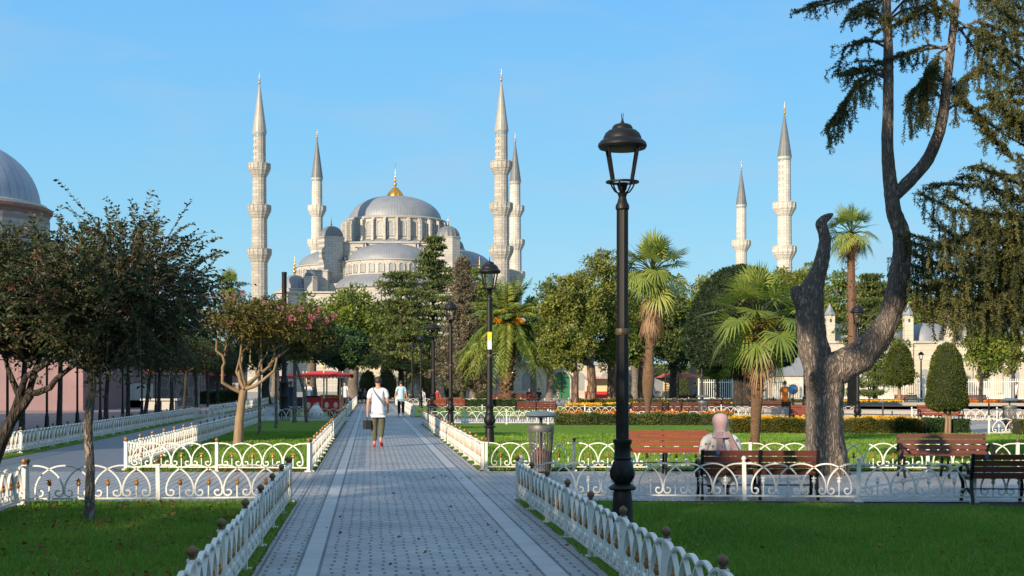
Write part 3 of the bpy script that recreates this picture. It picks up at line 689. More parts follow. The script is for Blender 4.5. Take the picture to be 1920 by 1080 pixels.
B4 = bench((PX(1930, 18.2), 18.3), 1.62, R(-3), 'wood', 'dark bench cut off by the right edge of the photo, seen from behind', s=.84)
for bb, x in ((B2, -.58), (B4, -.62)):
    m = MB(); m.box((x, -.325, .745), (.05, .008, .05)); m.build('blue_tag', nmat('blue_tag', (.02, .12, .35), None, 3, .5), bb)
def small_bench(px, Y, W, rz, wood, label, s=1): return bench((PX(px, Y), Y), W, rz, wood, label, 'benches farther into the park', s)
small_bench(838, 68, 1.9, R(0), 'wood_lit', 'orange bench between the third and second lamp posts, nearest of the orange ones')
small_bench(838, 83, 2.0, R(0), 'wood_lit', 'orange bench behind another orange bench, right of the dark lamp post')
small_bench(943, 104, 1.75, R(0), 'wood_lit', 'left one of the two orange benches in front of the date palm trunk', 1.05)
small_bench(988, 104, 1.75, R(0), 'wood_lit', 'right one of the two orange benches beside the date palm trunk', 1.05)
small_bench(1005, 63.8, 1.9, R(0), 'wood', 'dark red bench right behind the lid of the near litter bin')
small_bench(1217, 60.2, 1.7, R(0), 'wood', 'dark bench behind the orange flowers, left one of a pair behind the tall palm')
small_bench(1276, 60.2, 1.7, R(0), 'wood', 'dark bench behind the orange flowers, right one of a pair near the grey bin')
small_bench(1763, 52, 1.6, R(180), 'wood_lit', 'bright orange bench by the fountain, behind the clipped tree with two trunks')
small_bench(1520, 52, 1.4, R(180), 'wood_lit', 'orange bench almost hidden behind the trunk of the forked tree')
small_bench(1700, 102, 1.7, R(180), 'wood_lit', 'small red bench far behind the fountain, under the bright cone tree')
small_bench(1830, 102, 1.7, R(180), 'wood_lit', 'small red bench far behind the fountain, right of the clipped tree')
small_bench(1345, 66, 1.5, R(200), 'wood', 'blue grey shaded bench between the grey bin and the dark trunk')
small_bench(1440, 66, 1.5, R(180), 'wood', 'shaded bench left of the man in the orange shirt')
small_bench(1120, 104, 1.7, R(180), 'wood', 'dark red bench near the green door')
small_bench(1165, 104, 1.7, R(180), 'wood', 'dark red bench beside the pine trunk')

# ------------------------------------------------------------------ litter bins
def make_bin(lid=True):
    root = empty('litter_bin'); m = MB()
    m.lathe([(.17, .03), (.185, .05), (.17, .07)], n=24); m.lathe([(.225, .70), (.235, .72), (.235, .80), (.225, .815), (.215, .80), (.215, .70), (.225, .70)], n=24)
    for k in range(26):
        a = 2 * math.pi * k / 26; c, s = math.cos(a), math.sin(a)
        m.strap([(.175 * c, .175 * s, .05), (.222 * c, .222 * s, .71)], .008, .022, (-s, c, 0))
    m.build('slatted_basket', M['steel'], root, 50)
    m = MB(); m.tube([(0, .0, 0), (0, .0, .95)], .028, 10); m.lathe([(.12, 0), (.12, .03), (.03, .05)], n=16); m.build('pole', M['iron_aged'], root, 50)
    m = MB(); m.lathe([(.03, .935), (.16, .945), (.255, .955), (.285, .975), (.27, 1.005), (.2, 1.035), (.1, 1.052), (.001, 1.056)], n=28)
    m.build('lid', nmat('blue_grey_lid', (.10, .14, .17), (.07, .10, .12), 6, .35), root, 60)
    m = MB(); m.lathe([(.13, .06), (.15, .25), (.14, .36), (.06, .42), (.001, .43)], n=14); m.build('rubbish_bag', nmat('dark_red_bag', (.22, .03, .03), (.1, .05, .05), 9, .6), root, 60)
    return root
b0 = make_bin(); b0.location = (PX(1014, 24.5), 24.45, 0); b0.scale = (1.02, 1.02, 1.06)
tag(b0, 'slatted steel bin with mushroom lid and red bag inside, near the path', 'litter bin', 'steel litter bins')
for px, Y, lb in ((1318, 60, 'grey litter bin in the shade left of the big dark trunk'), (1893, 47, 'steel litter bin by the fountain on the far right'), (1330, 63, None)):
    if lb:
        o = copy_tree(b0); o.location = (PX(px, Y), Y, 0); tag(o, lb)

# ------------------------------------------------------------------ the great mosque, its minarets
def arch_pts(w, h, n=8):
    pts = [(-w / 2, 0), (w / 2, 0), (w / 2, h - w / 2)]
    for i in range(1, n): t = math.pi * i / n; pts.append((w / 2 * math.cos(t), h - w / 2 + w / 2 * math.sin(t)))
    pts.append((-w / 2, h - w / 2)); return pts
def finial(mb, c, s, big=False):
    x, y, z = c
    pr = [(.10, 0), (.22, .1), (.08, .25), (.28, .5), (.30, .75), (.08, 1.0), (.20, 1.2), (.22, 1.4), (.06, 1.6), (.15, 1.8), (.05, 2.0), (.10, 2.2), (.03, 2.5), (.02, 3.2), (.001, 3.3)]
    mb.lathe([(r * s, q * s) for r, q in pr], (x, y, z), 10)
MX, MY = -26.1, 304.0
mq = empty('mosque', (MX, MY, 0), 0, 'great domed stone mosque with cascading grey domes and gilded finials behind the park', 'mosque')
def arcwin(name, parent, cx, cy, r, z, w, h, angs, mat, recess=.12, frame=.28):
    """arched windows round a drum, each one its own mesh: light surround and latticed pane"""
    m = MB(); po, pi_ = arch_pts(w + frame * 2, h + frame), arch_pts(w, h); n = len(po)
    P0 = [(.22, x, q) for x, q in po]; P1 = [(.22, x, q) for x, q in pi_]; P2 = [(-.28, x, q) for x, q in pi_]; P3 = [(-.28, x, q) for x, q in po]
    m.add(P0 + P1 + P2 + P3, [(i, (i + 1) % n, n + (i + 1) % n, n + i) for i in range(1, n)] + [(n + i, n + (i + 1) % n, 2 * n + (i + 1) % n, 2 * n + i) for i in range(n)] + [(3 * n + i, 3 * n + (i + 1) % n, (i + 1) % n, i) for i in range(n)])
    m.m = 1; m.add([(.06, x, q) for x, q in pi_], [tuple(range(n))]); me = m.mesh('arched_window', [M['mosque'], mat])
    for t in angs:
        o = link('arched_window', me, parent, (cx + r * math.cos(t), cy + r * math.sin(t), z), t)
M['mosque_glass'] = nmat('lattice_window', (.22, .24, .25), (.30, .31, .30), 2, .5)
wall = MB(); roof = MB()
wall.box((0, 0, 16.2), (25.0, 25.0, 31.6)); 
for sx in (-1, 1):
    for k in range(5):   # stepped buttress walls either side of the half dome
        wall.box((sx * (5.6 + k * 1.15), -12.9 - .15 * k, 31.6 - .95 * k - 4), (1.15, 1.8, 8)); wall.box((sx * (5.6 + k * 1.15), 12.9, 31.6 - .95 * k - 4), (1.15, 1.8, 8))
    for k in range(5): wall.box((sx * 12.9, sx * 0 + (5.6 + k * 1.15), 27.6 - .95 * k), (1.8, 1.15, 8)); wall.box((sx * 12.9, -(5.6 + k * 1.15), 27.6 - .95 * k), (1.8, 1.15, 8))
caps = MB()
for sx in (-1, 1):
    for k in range(5):
        caps.box((sx * (5.6 + k * 1.15), -13.0 - .15 * k, 31.6 - .95 * k + .1), (1.25, 2.0, .22)); caps.box((sx * (5.6 + k * 1.15), -13.95 - .15 * k, 31.6 - .95 * k - 1.2), (.12, .3, 2.4))
caps.build('step_coping', M['lead_dark'], mq)
wall.box((0, 0, 10.2), (45, 47, 20.4)); wall.box((0, -1, 21.6), (34, 34, 2.4))
wall.box((0, 0, 20.5), (45.8, 47.8, .35)); wall.box((0, 0, 31.95), (25.6, 25.6, .3))
for x in (-14.6, 14.6):
    for y in (-17.5, 17.5): wall.box((x, y, 21.5), (4.2, 4.2, 7.5)); wall.box((x * 1.2, y * 1.08, 20.5), (5.5, 4, 5)); wall.box((x, y, 25.35), (4.6, 4.6, .25))
wall.build('prayer_hall', M['mosque'], mq)
m = MB(); m.lathe([(11.4, 31.9), (11.2, 32.9), (11.0, 33.2), (11.0, 37.3), (11.35, 37.5), (11.5, 37.8), (11.0, 38.05)], n=56)
drum = m.build('drum', M['mosque'], mq, 30)
m = MB()
for k in range(28):
    a = 2 * math.pi * (k + .5) / 28; m.box((11.35 * math.cos(a), 11.35 * math.sin(a), 34.9), (1.5, .55, 4.6), a); m.box((11.0 * math.cos(a), 11.0 * math.sin(a), 37.3), (1.2, .6, .5), a)
m.build('pilasters', M['mosque'], drum)
arcwin('drum_windows', drum, 0, 0, 11.0, 33.5, 1.15, 3.2, [2 * math.pi * k / 28 for k in range(28)], M['mosque_glass'])
m = MB(); m.lathe([(11.9, 31.85), (12.35, 31.9), (12.2, 32.3), (11.2, 33.0)], n=56); m.build('drum_skirt', M['lead'], drum, 40)
m = MB(); pr = []
for i in range(15):
    t = math.pi / 2 * i / 14; pr.append((10.35 * math.cos(t) ** .9 if i < 14 else .01, 37.95 + 5.55 * math.sin(t)))
m.lathe([(11.3, 37.9)] + pr, n=96, flute=.004); dm = m.build('main_dome', M['lead'], mq, 50)
m = MB(); m.lathe([(1.9, 43.0), (1.95, 43.5), (1.5, 44.4), (.8, 45.2), (.3, 45.6)], n=24, flute=.12); finial(m, (0, 0, 45.4), 1.3); m.tube([(0, 0, 50.0), (0, 0, 51.0)], .06, 5)
m.build('gilded_finial', M['gold_leaf'], dm, 50)
def semi(ax, name):
    """half dome and its windowed drum on one side; ax = outward angle"""
    c, s = math.cos(ax), math.sin(ax); cx, cy = c * 12.4, s * 12.4; a0, a1 = ax - math.pi / 2, ax + math.pi / 2
    m = MB(); m.lathe([(9.45, 22.5), (9.45, 27.3), (9.7, 27.45), (9.75, 27.65), (9.3, 27.75)], (cx, cy, 0), 36, a0=a0, a1=a1); dr = m.build('half_drum', M['mosque'], mq, 30)
    arcwin('half_drum_windows', dr, cx, cy, 9.45, 24.9, .95, 1.9, [a0 + (k + .5) * math.pi / 14 for k in range(14)], M['mosque_glass'], frame=.22)
    m = MB(); pr = [(9.1 * math.cos(math.pi / 2 * i / 10) if i < 10 else .01, 27.7 + 4.0 * math.sin(math.pi / 2 * i / 10)) for i in range(11)]
    m.lathe(pr, (0, 0, 0), 48, a0=a0, a1=a1); m.build('half_dome', M['lead'], mq, 50, loc=(cx, cy, 0))
    m = MB(); m.lathe([(12.6, 21.7), (12.4, 22.3), (11.4, 23.3), (9.5, 24.5)], (0, 0, 0), 48, a0=a0, a1=a1); m.build('skirt_roof', M['lead'], mq, 50, loc=(cx, cy, 0))
    m = MB(); m.lathe([(12.1, 8), (12.1, 21.5), (12.5, 21.7)], (cx, cy, 0), 36, a0=a0, a1=a1); lw = m.build('apse_wall', M['mosque'], mq, 30)
    arcwin('apse_windows', lw, cx, cy, 12.1, 18.0, 1.1, 2.3, [a0 + (k + .5) * math.pi / 12 for k in range(12)], M['mosque_glass'])
for a in (-90, 0, 90, 180): semi(R(a), 'x')
def turret(x, y, r, z0, z1, dh, fs, nm='corner_turret', n=8, lead='lead_dark'):
    m = MB(); m.lathe([(r, z0), (r, z1 - .25), (r * 1.07, z1 - .15), (r * 1.07, z1), (r, z1 + .05)], (x, y, 0), n, ph=math.pi / 8); t = m.build(nm, M['mosque'], mq)
    m = MB(); m.lathe([(r * .92 * math.cos(math.pi / 2 * i / 8) ** .9 if i < 8 else .01, dh * math.sin(math.pi / 2 * i / 8)) for i in range(9)], (0, 0, 0), 32, flute=.05)
    d = m.build('small_dome', M[lead], t, None, loc=(x, y, z1 + .04)); m = MB(); finial(m, (0, 0, dh - .1), fs); m.build('finial', M['gold_leaf'], d, 50)
for x in (-12.6, 12.4):
    for y in (-12.6, 12.4): turret(x, y, 2.75, 21, 33.0, 2.4, .72)
for x in (-19.3, 19.3):
    for y in (-20, 20): turret(x, y, 3.2, 19, 21.4, 2.9, 1.25, 'corner_dome_base', 16, 'lead')
for x in (-15.6, 15.6): turret(x, -22, 1.5, 18, 23.8, 1.2, .01, 'cupola')
m = MB()
for k in range(9): m.box((-20 + k * 5, -23.6, 8), (.8, .5, 16))
m.build('wall_buttresses', M['mosque'], mq); 
for k in range(8):
    for z in (6, 13):
        arc = MB(); pts = [(-17.5 + k * 5 + x, -23.56, z + zz) for x, zz in arch_pts(1.6, 3.4)]; arc.add(pts, [tuple(range(len(pts)))]); arc.build('facade_window', M['mosque_glass'], mq)

def minaret(x, y, H, balc, s, label, pale, r0=1.68):
    """H tip height; balc = list of balcony-top heights from the ground; s radius scale"""
    root = empty('minaret', (x, y, 0), 0, label, 'minaret', 'minarets of the mosque'); stone_ = M['minaret_far' if pale else 'minaret']
    cb = H - 12.3 * (H / 64) - 0.0; tip = H - 2.6
    m = MB(); zs = [0] + list(balc); rr = [r0 * s, (r0 - .10) * s, (r0 - .26) * s, (r0 - .40) * s][:len(balc) + 1]
    for k in range(len(balc) + 1):
        zb = zs[k]; zt = (balc[k] - 2.5) if k < len(balc) else cb
        m.lathe([(rr[k], zb), (rr[k] * .965, zt)], n=32, flute=.045)
    m.lathe([(rr[-1] * 1.0, cb - .4), (rr[-1] * 1.08, cb - .2), (rr[-1] * 1.14, cb + .02)], n=24)
    m.lathe([(2.6 * s, 0), (2.6 * s, 14), (r0 * s, 17)], n=12)
    m.build('shaft', stone_, root, 20)
    m = MB(); m.lathe([(rr[-1] * .99, cb - .75), (rr[-1] * 1.0, cb - .4)], n=32, flute=.03); m.build('tile_band', nmat('blue_tile_band', (.12, .22, .26), (.2, .3, .32), 5, .4), root)
    for k, zb in enumerate(balc):
        ra = rr[k] * .97; rb = (2.35 - .10 * k) * s; m = MB()
        pr = [(ra, -2.7)]
        for j in range(5): q = ra + (rb - ra) * (j + 1) / 5; z = -2.6 + j * .3; pr += [(q - .12, z + .02), (q, z + .12), (q, z + .22)]
        m.lathe(pr + [(rb + .05, -1.1), (rb + .05, -.95)], (0, 0, zb), 32, flute=.06)
        m.lathe([(rb, -.95), (rb, -.02), (rb + .07, 0), (rb + .07, .12), (rb - .12, .12), (rb - .12, -.8)], (0, 0, zb), 16)
        for j in range(16):
            a = 2 * math.pi * j / 16; m.box(((rb + .02) * math.cos(a), (rb + .02) * math.sin(a), zb - .4), (.16, .16, 1.2), a)
        m.build('balcony', stone_, root, 30)
    m = MB(); m.lathe([(rr[-1] * 1.14, 0), (rr[-1] * 1.12, .12), (rr[-1] * .62, (tip - cb) * .5), (.12, tip - cb)], n=16); c_ = m.build('cone', M['cone_dark' if pale else 'cone_pale'], root, 20, loc=(0, 0, cb))
    m = MB(); finial(m, (0, 0, tip - cb - .2), .85); m.build('finial', M['gold_leaf'], c_, 50)
def mz(py, Y): return PZ(py, Y)
minaret(PX(486.5, 272), 272, mz(133, 272), [mz(468, 272), mz(386, 272), mz(308, 272)], 1.0, 'leftmost tall stone minaret with three balconies, standing before the mosque', False)
minaret(PX(940, 272), 272, mz(128, 272), [mz(463, 272), mz(382, 272), mz(304, 272)], 1.0, 'tall stone minaret with three balconies right of the main dome', False)
minaret(PX(594.5, 336), 336, mz(240, 336), [mz(450, 336) - 4, mz(450, 336), mz(387, 336)], 1.02, 'pale thinner minaret with a dark cone, second from the left behind the mosque', True)
minaret(PX(966, 336), 336, mz(248, 336), [mz(510, 336), mz(450, 336), mz(387, 336)], 1.02, 'pale minaret with a dark cone standing just behind the stone minaret', True)
minaret(PX(1471, 272), 272, mz(190, 272), [mz(463, 272), mz(381, 272)], 1.0, 'rightmost white minaret with two balconies above the trees', True, 1.55)
minaret(PX(1390, 336), 336, mz(302, 336), [mz(540, 336), mz(452, 336)], 1.0, 'smaller white minaret left of the rightmost one, one balcony in view', True, 1.5)

# ------------------------------------------------------------------ bathhouse at the left
bh = empty('bathhouse', (PX(-88, 88), 88, 0), 0, 'pink walled bathhouse with a striped stone drum and grey blue dome at the left edge', 'building')
m = MB(); 
m.box((.8, 1.0, 3.6), (19.0, 14, 7.2)); m.box((.8, 1.0, 7.35), (19.4, 14.4, .3)); m.build('wall', M['pinkwall'], bh)
m = MB(); m.box((-24.0 - PX(-88, 88) - 6, 26 - 88, 6.4), (12, 24, 12.8)); m.box((-24 - PX(-88, 88) - 6, 26 - 88, 12.95), (12.6, 24.6, .3)); m.box((-24.0 - PX(-88, 88) - 6, 49 - 88, 5.0), (12, 22, 10)); m.box((-24 - PX(-88, 88) - 6, 49 - 88, 10.15), (12.6, 21.8, .3)); m.build('shade_wing', M['pinkwall'], bh)  # unseen wing, added and sized to shade the left lawn and path
m = MB(); m.lathe([(5.95, 7.5), (5.95, 12.2), (5.9, 12.4)], n=32, ph=.1); m.build('drum', M['striped'], bh)
m = MB(); m.lathe([(7.2, 10.55), (7.25, 10.7), (7.1, 10.85)], n=32, ph=.1); m.lathe([(7.2, 13.0), (7.0, 13.1)], n=32); 
m = MB(); m.lathe([(5.9, 12.35), (6.0, 12.6), (6.15, 12.75), (6.15, 12.95), (5.6, 13.1)], n=32); m.build('brick_cornice', nmat('brick_cornice', (.27, .16, .13), (.20, .12, .10), 4, .9), bh)
m = MB(); m.lathe([(5.4 * math.cos(math.pi / 2 * i / 14) if i < 14 else .01, 4.4 * math.sin(math.pi / 2 * i / 14)) for i in range(15)], n=64, flute=.006); m.build('dome', M['lead_ham'], bh, 50, loc=(0, 0, 13.15))
m = MB(); m.lathe([(5.75, -.1), (5.8, .04), (5.4, .12)], n=48); m.build('white_cornice', M['white'], bh, 50, loc=(0, 0, 13.15))
m = MB(); m.box((-3.0, -7.5, 11.0), (10.6, 2.2, .22)); m.box((-3.0, -7.4, 9.2), (10, 2.0, 3.4)); m.build('porch_block', M['striped'], bh)

# ------------------------------------------------------------------ shaded plaza things left
def boxthing(name, label, cat, c, d, mat, rz=0, group=None, parts=None):
    r = empty(name, (c[0], c[1], 0), rz, label, cat, group); m = MB(); m.box((0, 0, c[2]), d); m.build(parts or 'body', mat, r); return r
bd = empty('board_wall', (PX(240, 92), 92, 0), 0, 'row of white boards leaning by the pink building', 'boards')
for k in range(5): m = MB(); m.box((-1.35 + k * .68, 0, 1.0 + .02 * (k % 2)), (.64, .06, 1.25), .03); m.build('board', M['white'], bd); m = MB(); m.box((0, .1, .25), (3.6, .5, .5)); m.build('base', M['plaza'], bd)
rb = empty('rubble_wall', (PX(318, 100), 100, 0), 0, 'wall of rubble stone with pale joints behind the shaded lamps', 'wall'); m = MB(); m.box((0, 0, 1.15), (4.3, .6, 2.3)); m.build('stonework', M['rubble'], rb)
m = MB(); m.box((0, 0, 2.36), (4.5, .8, .12)); m.build('coping', M['palewall'], rb)
tg = empty('teal_gate', (PX(371, 108), 108, 0), 0, 'teal metal gate right of the rubble wall', 'gate'); m = MB()
for k in range(9): m.box((-.9 + k * .22, 0, 1.2), (.06, .06, 2.4))
m.box((0, 0, 2.3), (2.0, .06, .08)); m.box((0, 0, .3), (2, .06, .08)); m.build('bars', nmat('teal_paint', (.06, .15, .17), None, 3, .5), tg)
m = MB(); m.box((.9, -.3, .6), (1.3, .1, 1.1)); m.build('panel', M['lead'], tg)
sh = empty('shop_front', (PX(285, 118), 118, 0), 0, 'dim low shop front with dark red awnings under the shaded trees', 'building'); m = MB(); m.box((0, 2, 2.4), (15, 4, 4.8)); m.build('wall', M['striped'], sh)
m = MB(); m.box((0, 1.8, 4.95), (15.6, 4.6, .3)); m.build('roof', M['bark_dark'], sh); m = MB()
for k in range(5): m = MB(); m.add([(-7 + k * 2.9, 0, 3.1), (-4.5 + k * 2.9, 0, 3.1), (-4.5 + k * 2.9, -1.4, 2.55), (-7 + k * 2.9, -1.4, 2.55)], [(0, 1, 2, 3)]); m.box((-5.75 + k * 2.9, -1.4, 2.45), (2.5, .04, .22)); m.build('awning', M['red'], sh); m = MB(); m.box((-5.75 + k * 2.9, -.03, 1.3), (2.2, .05, 2.2)); m.build('window', M['darkglass'], sh)
for px, Y, lb in ((284, 84, 'small pale stone trough under the shaded trees, left one'), (318, 84, 'small pale stone trough under the shaded trees, right one')):
    r = empty('stone_trough', (PX(px, Y), Y, 0), 0, lb, 'trough', 'stone troughs'); m = MB(); m.box((0, 0, .3), (.8, .7, .6), 0, 1); m.box((0, 0, .64), (1.15, .95, .12)); m.build('basin', M['mosque'], r)

# ------------------------------------------------------------------ cream walls, railings, far buildings
def wallrun(name, label, x0, x1, Y, z, mat, cat='wall', th=.6, coping=True):
    r = empty(name, ((x0 + x1) / 2, Y, 0), 0, label, cat); m = MB(); m.box((0, 0, z / 2), (x1 - x0, th, z)); m.build('masonry', mat, r)
    if coping: m = MB(); m.box((0, 0, z + .12), (x1 - x0 + .2, th + .35, .24)); m.build('coping', M['mosque'], r)
    return r
cw = wallrun('court_wall', 'long pale stone wall seen low between the trunks behind the date palm', PX(640, 150), PX(1190, 150), 150, 3.7, M['palewall'])
for k in range(12):
    m = MB(); pts = [(-16 + k * 2.9 + x, -.315, .9 + zz) for x, zz in arch_pts(1.1, 2.0)]; m.add(pts, [tuple(range(len(pts)))]); m.build('wall_opening', M['mosque_glass'], cw)
gd = empty('green_door', (PX(1053, 149.4), 149.4, 0), 0, 'arched dark green door in the pale wall between pine and date palm', 'door'); m = MB()
pts = [(x, 0, zz) for x, zz in arch_pts(1.75, 2.95, 12)]; n = len(pts); m.add(pts + [(p[0], .2, p[2]) for p in pts], [tuple(range(n))] + [(i, (i + 1) % n, n + (i + 1) % n, n + i) for i in range(n)])
m.build('door_leaf', nmat('green_paint', (.02, .15, .07), (.015, .11, .05), 2, .5), gd); m = MB(); m.box((0, -.03, 1.4), (.04, .05, 2.7)); m.build('centre_strip', M['iron'], gd)
m = MB(); pp = arch_pts(1.95, 3.05, 12); m.strap([(x, 0, z) for x, z in pp[1:]], .16, .3); m.build('stone_surround', M['mosque'], gd)
lb_ = wallrun('low_domed_building', 'long cream stone building with small lead domes and pointed chimneys on the right', PX(1500, 140), PX(1990, 140), 140, 5.7, M['palewall'], 'building', 6)
cx0 = (PX(1500, 140) + PX(1990, 140)) / 2
for px in (1560, 1590, 1630, 1660, 1730, 1745, 1812, 1880, 1930):
    m = MB(); m.lathe([(2.0, -.1)] + [(1.95 * math.cos(math.pi / 2 * i / 8) if i < 8 else .01, 2.0 * math.sin(math.pi / 2 * i / 8)) for i in range(9)], n=24); m.build('small_dome', M['lead'], lb_, 60, loc=(PX(px, 140) - cx0, 0, 5.9))
m = MB(); m.box((0, 1.5, 6.2), (26.5, 3, 1.5)); m.build('upper_block', M['palewall'], lb_)
for px in (1549, 1694, 1771, 1600, 1860):
    z1 = 9.0 if px != 1600 else 8.2; x = PX(px, 139) - cx0; m = MB(); m.box((x, -2.6, 7.1), (.85, .85, 2.6 + (z1 - 8.6))); m.lathe([(.5, 8.3), (.5, 8.6)], (x, -2.6, 0), 8); c_ = m.build('chimney', M['palewall'], lb_)
    m = MB(); m.lathe([(.68, 8.55), (.62, 8.62), (.2, 9.35), (.03, 9.75)], (x, -2.6, 0), 8); m.build('pointed_cap', M['lead'], c_)
    m = MB()
    for a in range(4): m.box((x + .43 * math.cos(a * math.pi / 2), -2.6 + .43 * math.sin(a * math.pi / 2), 8.0), (.04, .2, .35), a * math.pi / 2)
    m.build('slot', M['darkglass'], c_)
for k in range(9): m = MB(); m.box((-12 + k * 3.0, -3.06, 3.2), (.5, .3, 5.0)); m.build('pilaster', M['palewall'], lb_)
for k in range(8):
    m = MB(); pts = [(-10.5 + k * 3 + x, -3.02, 1.2 + zz) for x, zz in arch_pts(1.0, 1.9)]; m.add(pts, [tuple(range(len(pts)))]); m.build('window', M['mosque_glass'], lb_)
rr_ = empty('red_roof_house', (PX(1810, 165), 165, 0), 0, 'house with a sloping orange red tile roof above the cream building', 'building'); m = MB(); m.box((0, 2, 4), (7, 5, 8)); m.build('wall', M['palewall'], rr_)
m = MB(); m.add([(-4, -1, 7.2), (4, -1, 9.1), (4, 5, 9.1), (-4, 5, 7.2), (-4, -1, 7.5), (4, -1, 9.5), (4, 5, 9.5), (-4, 5, 7.5)], [(0, 1, 2, 3), (7, 6, 5, 4), (0, 4, 5, 1), (1, 5, 6, 2), (2, 6, 7, 3), (3, 7, 4, 0)])
m.build('roof', nmat('red_tiles', (.42, .10, .05), (.3, .07, .04), 3, .8), rr_)
hl = wallrun('grey_sloping_roof', 'pale grey low roofed block seen behind the fan palm trunk', PX(1440, 138), PX(1545, 138), 138, 2.6, M['palewall'], 'building', 5, False)
m = MB(); m.add([(-3.2, -2.7, 2.4), (3.0, -2.7, 2.4), (3.0, 2.5, 2.4), (-3.2, 2.5, 2.4), (-.2, 0, 5.0), (3.0, 0, 5.4)], [(0, 1, 5, 4), (2, 3, 4, 5), (3, 0, 4), (1, 2, 5), (3, 2, 1, 0)]); m.build('roof', M['lead'], hl)
# tall white iron railing
def railing(x0, x1, Y, h, label):
    r = empty('iron_railing', (x0, Y, 0), 0, label, 'railing', 'tall white railings'); n = int((x1 - x0) / .19); m = MB()
    for k in range(n): m.box((k * .19, 0, h / 2 + .15), (.055, .035, h - .3))
    m.build('bars', M['white'], r); m = MB(); m.box(((x1 - x0) / 2, 0, h - .25), (x1 - x0, .06, .07)); m.box(((x1 - x0) / 2, 0, .35), (x1 - x0, .06, .07)); m.build('rail', M['white'], r)
    for k in range(int((x1 - x0) / 3) + 1): m = MB(); m.box((k * 3.0, 0, h / 2 + .05), (.12, .12, h + .1)); m.build('post', M['white'], r)
railing(PX(1535, 117), PX(1960, 117), 117, 2.05, 'tall white iron railing in front of the cream building on the right')
railing(PX(1310, 120), PX(1530, 120), 120, 2.0, 'tall white iron railing behind the big dark clipped tree')

# fountain basin and rim
fb = empty('fountain_basin', (PX(1760, 72), 72, 0), 0, 'low pale stone rim of the big round fountain on the right', 'fountain'); m = MB()
m.lathe([(12.9, 0), (12.9, .42), (12.3, .46), (12.3, .30), (12.3, 0)], n=72); m.build('rim', M['beige'], fb, 30)
m = MB(); m.lathe([(.01, .25), (12.3, .25)], n=72); m.build('water', nmat('pool_water', (.20, .25, .30), (.15, .20, .25), 1, .35), fb)
m = MB(); m.box((0, 0, .4), (.06, .06, .8)); cpm = m.mesh('chain_post', M['iron'])
for k in range(40): a = 2 * math.pi * k / 40; link('chain_post', cpm, fb, (14 * math.cos(a), 14 * math.sin(a), 0), a)
m = MB(); m.lathe([(13.98, .62), (14.02, .62), (14.02, .66), (13.98, .66), (13.98, .62)], n=72); m.build('chain_rail', M['iron'], fb)

# ------------------------------------------------------------------ red cart, stalls
ct = empty('food_cart', (PX(606, 63.5), 63.5, 0), 0, 'red street food cart with a scalloped red canopy on wooden posts', 'cart')
m = MB(); m.box((0, 0, .62), (1.72, .9, .62)); m.box((0, 0, .94), (1.82, 1.0, .05)); bdy = m.build('cart_body', M['red'], ct)
m = MB(); 
for k in range(4): m.sph((-.62 + k * .42, -.46, .62), (.10, .01, .14), 8, 6)
for x in (-.84, 0, .84): m.box((x, -.455, .62), (.03, .02, .6))
m.build('ornament', M['cream'], bdy)
for x in (-.55, .55):
    for y in (-.4, .4):
        m = MB(); m.strap([(x + .26 * math.cos(t * math.pi / 10), y, .27 + .26 * math.sin(t * math.pi / 10)) for t in range(21)], .05, .05); 
        for t in range(5): m.tube([(x, y, .27), (x + .25 * math.cos(t * 1.257), y, .27 + .25 * math.sin(t * 1.257))], .015, 4)
        m.build('wheel', M['iron'], ct)
for x in (-.85, .1, .85):
    for y in (-.5, .5): m = MB(); m.tube([(x, y, .9), (x, y, 2.2)], .035, 6); m.build('canopy_post', M['cream'], ct)
def canopy(root, x0, x1, z, dy, peak, mat):
    m = MB(); n = 14; xc = (x0 + x1) / 2
    m.add([(x0, -dy, z), (x1, -dy, z), (x1, dy, z), (x0, dy, z), (xc - .3 * (x1 - x0) / 2, 0, z + peak), (xc + .3 * (x1 - x0) / 2, 0, z + peak)], [(0, 1, 5, 4), (1, 2, 5), (2, 3, 4, 5), (3, 0, 4)])
    for yy in (-dy, dy):
        for k in range(n):
            a, b_ = x0 + (x1 - x0) * k / n, x0 + (x1 - x0) * (k + 1) / n; pts = [(a, yy, z), (b_, yy, z)] + [(b_ + (a - b_) * t / 5, yy + .005, z - .10 - .07 * math.sin(math.pi * t / 5)) for t in range(6)]; m.add(pts, [tuple(range(8))])
    c_ = m.build('canopy', M[mat], root); m = MB()
    for yy in (-dy - .012, dy + .012):
        m = MB()
        for k in range(n):
            a, b_ = x0 + (x1 - x0) * k / n, x0 + (x1 - x0) * (k + 1) / n
            m.strap([(b_ + (a - b_) * t / 5, yy, z - .10 - .07 * math.sin(math.pi * t / 5)) for t in range(6)], .03, .01)
        m.build('scalloped_trim', M['cream'], c_)
canopy(ct, -1.15, 1.34, 2.05, .75, .16, 'redcloth')
m = MB()
for k in range(14): m.sph((-.1 + .07 * k, -.1 + .12 * (k % 3), 1.02 + .02 * (k % 2)), .07, 6, 5)
m.build('corn_cobs', M['fl_yellow'], ct); m = MB(); m.box((-.5, 0, 1.0), (.7, .7, .10)); m.build('griddle', M['iron'], ct)
m = MB(); m.lathe([(.12, 2.3), (.16, 2.4), (.1, 2.55), (.01, 2.6)], (.0, 0, 0), 8); m.build('roof_ornament', M['cream'], ct)
c2 = empty('food_cart', (PX(556, 67.5), 67.5, 0), 0, 'second smaller red canopy of a cart partly hidden behind the tree trunks', 'cart')
canopy(c2, -.78, .62, 1.98, .6, .12, 'redcloth')
for x in (-.6, .4):
    for y in (-.45, .45): m = MB(); m.tube([(x, y, 0), (x, y, 2.05)], .03, 6); m.build('canopy_post', M['cream'], c2)
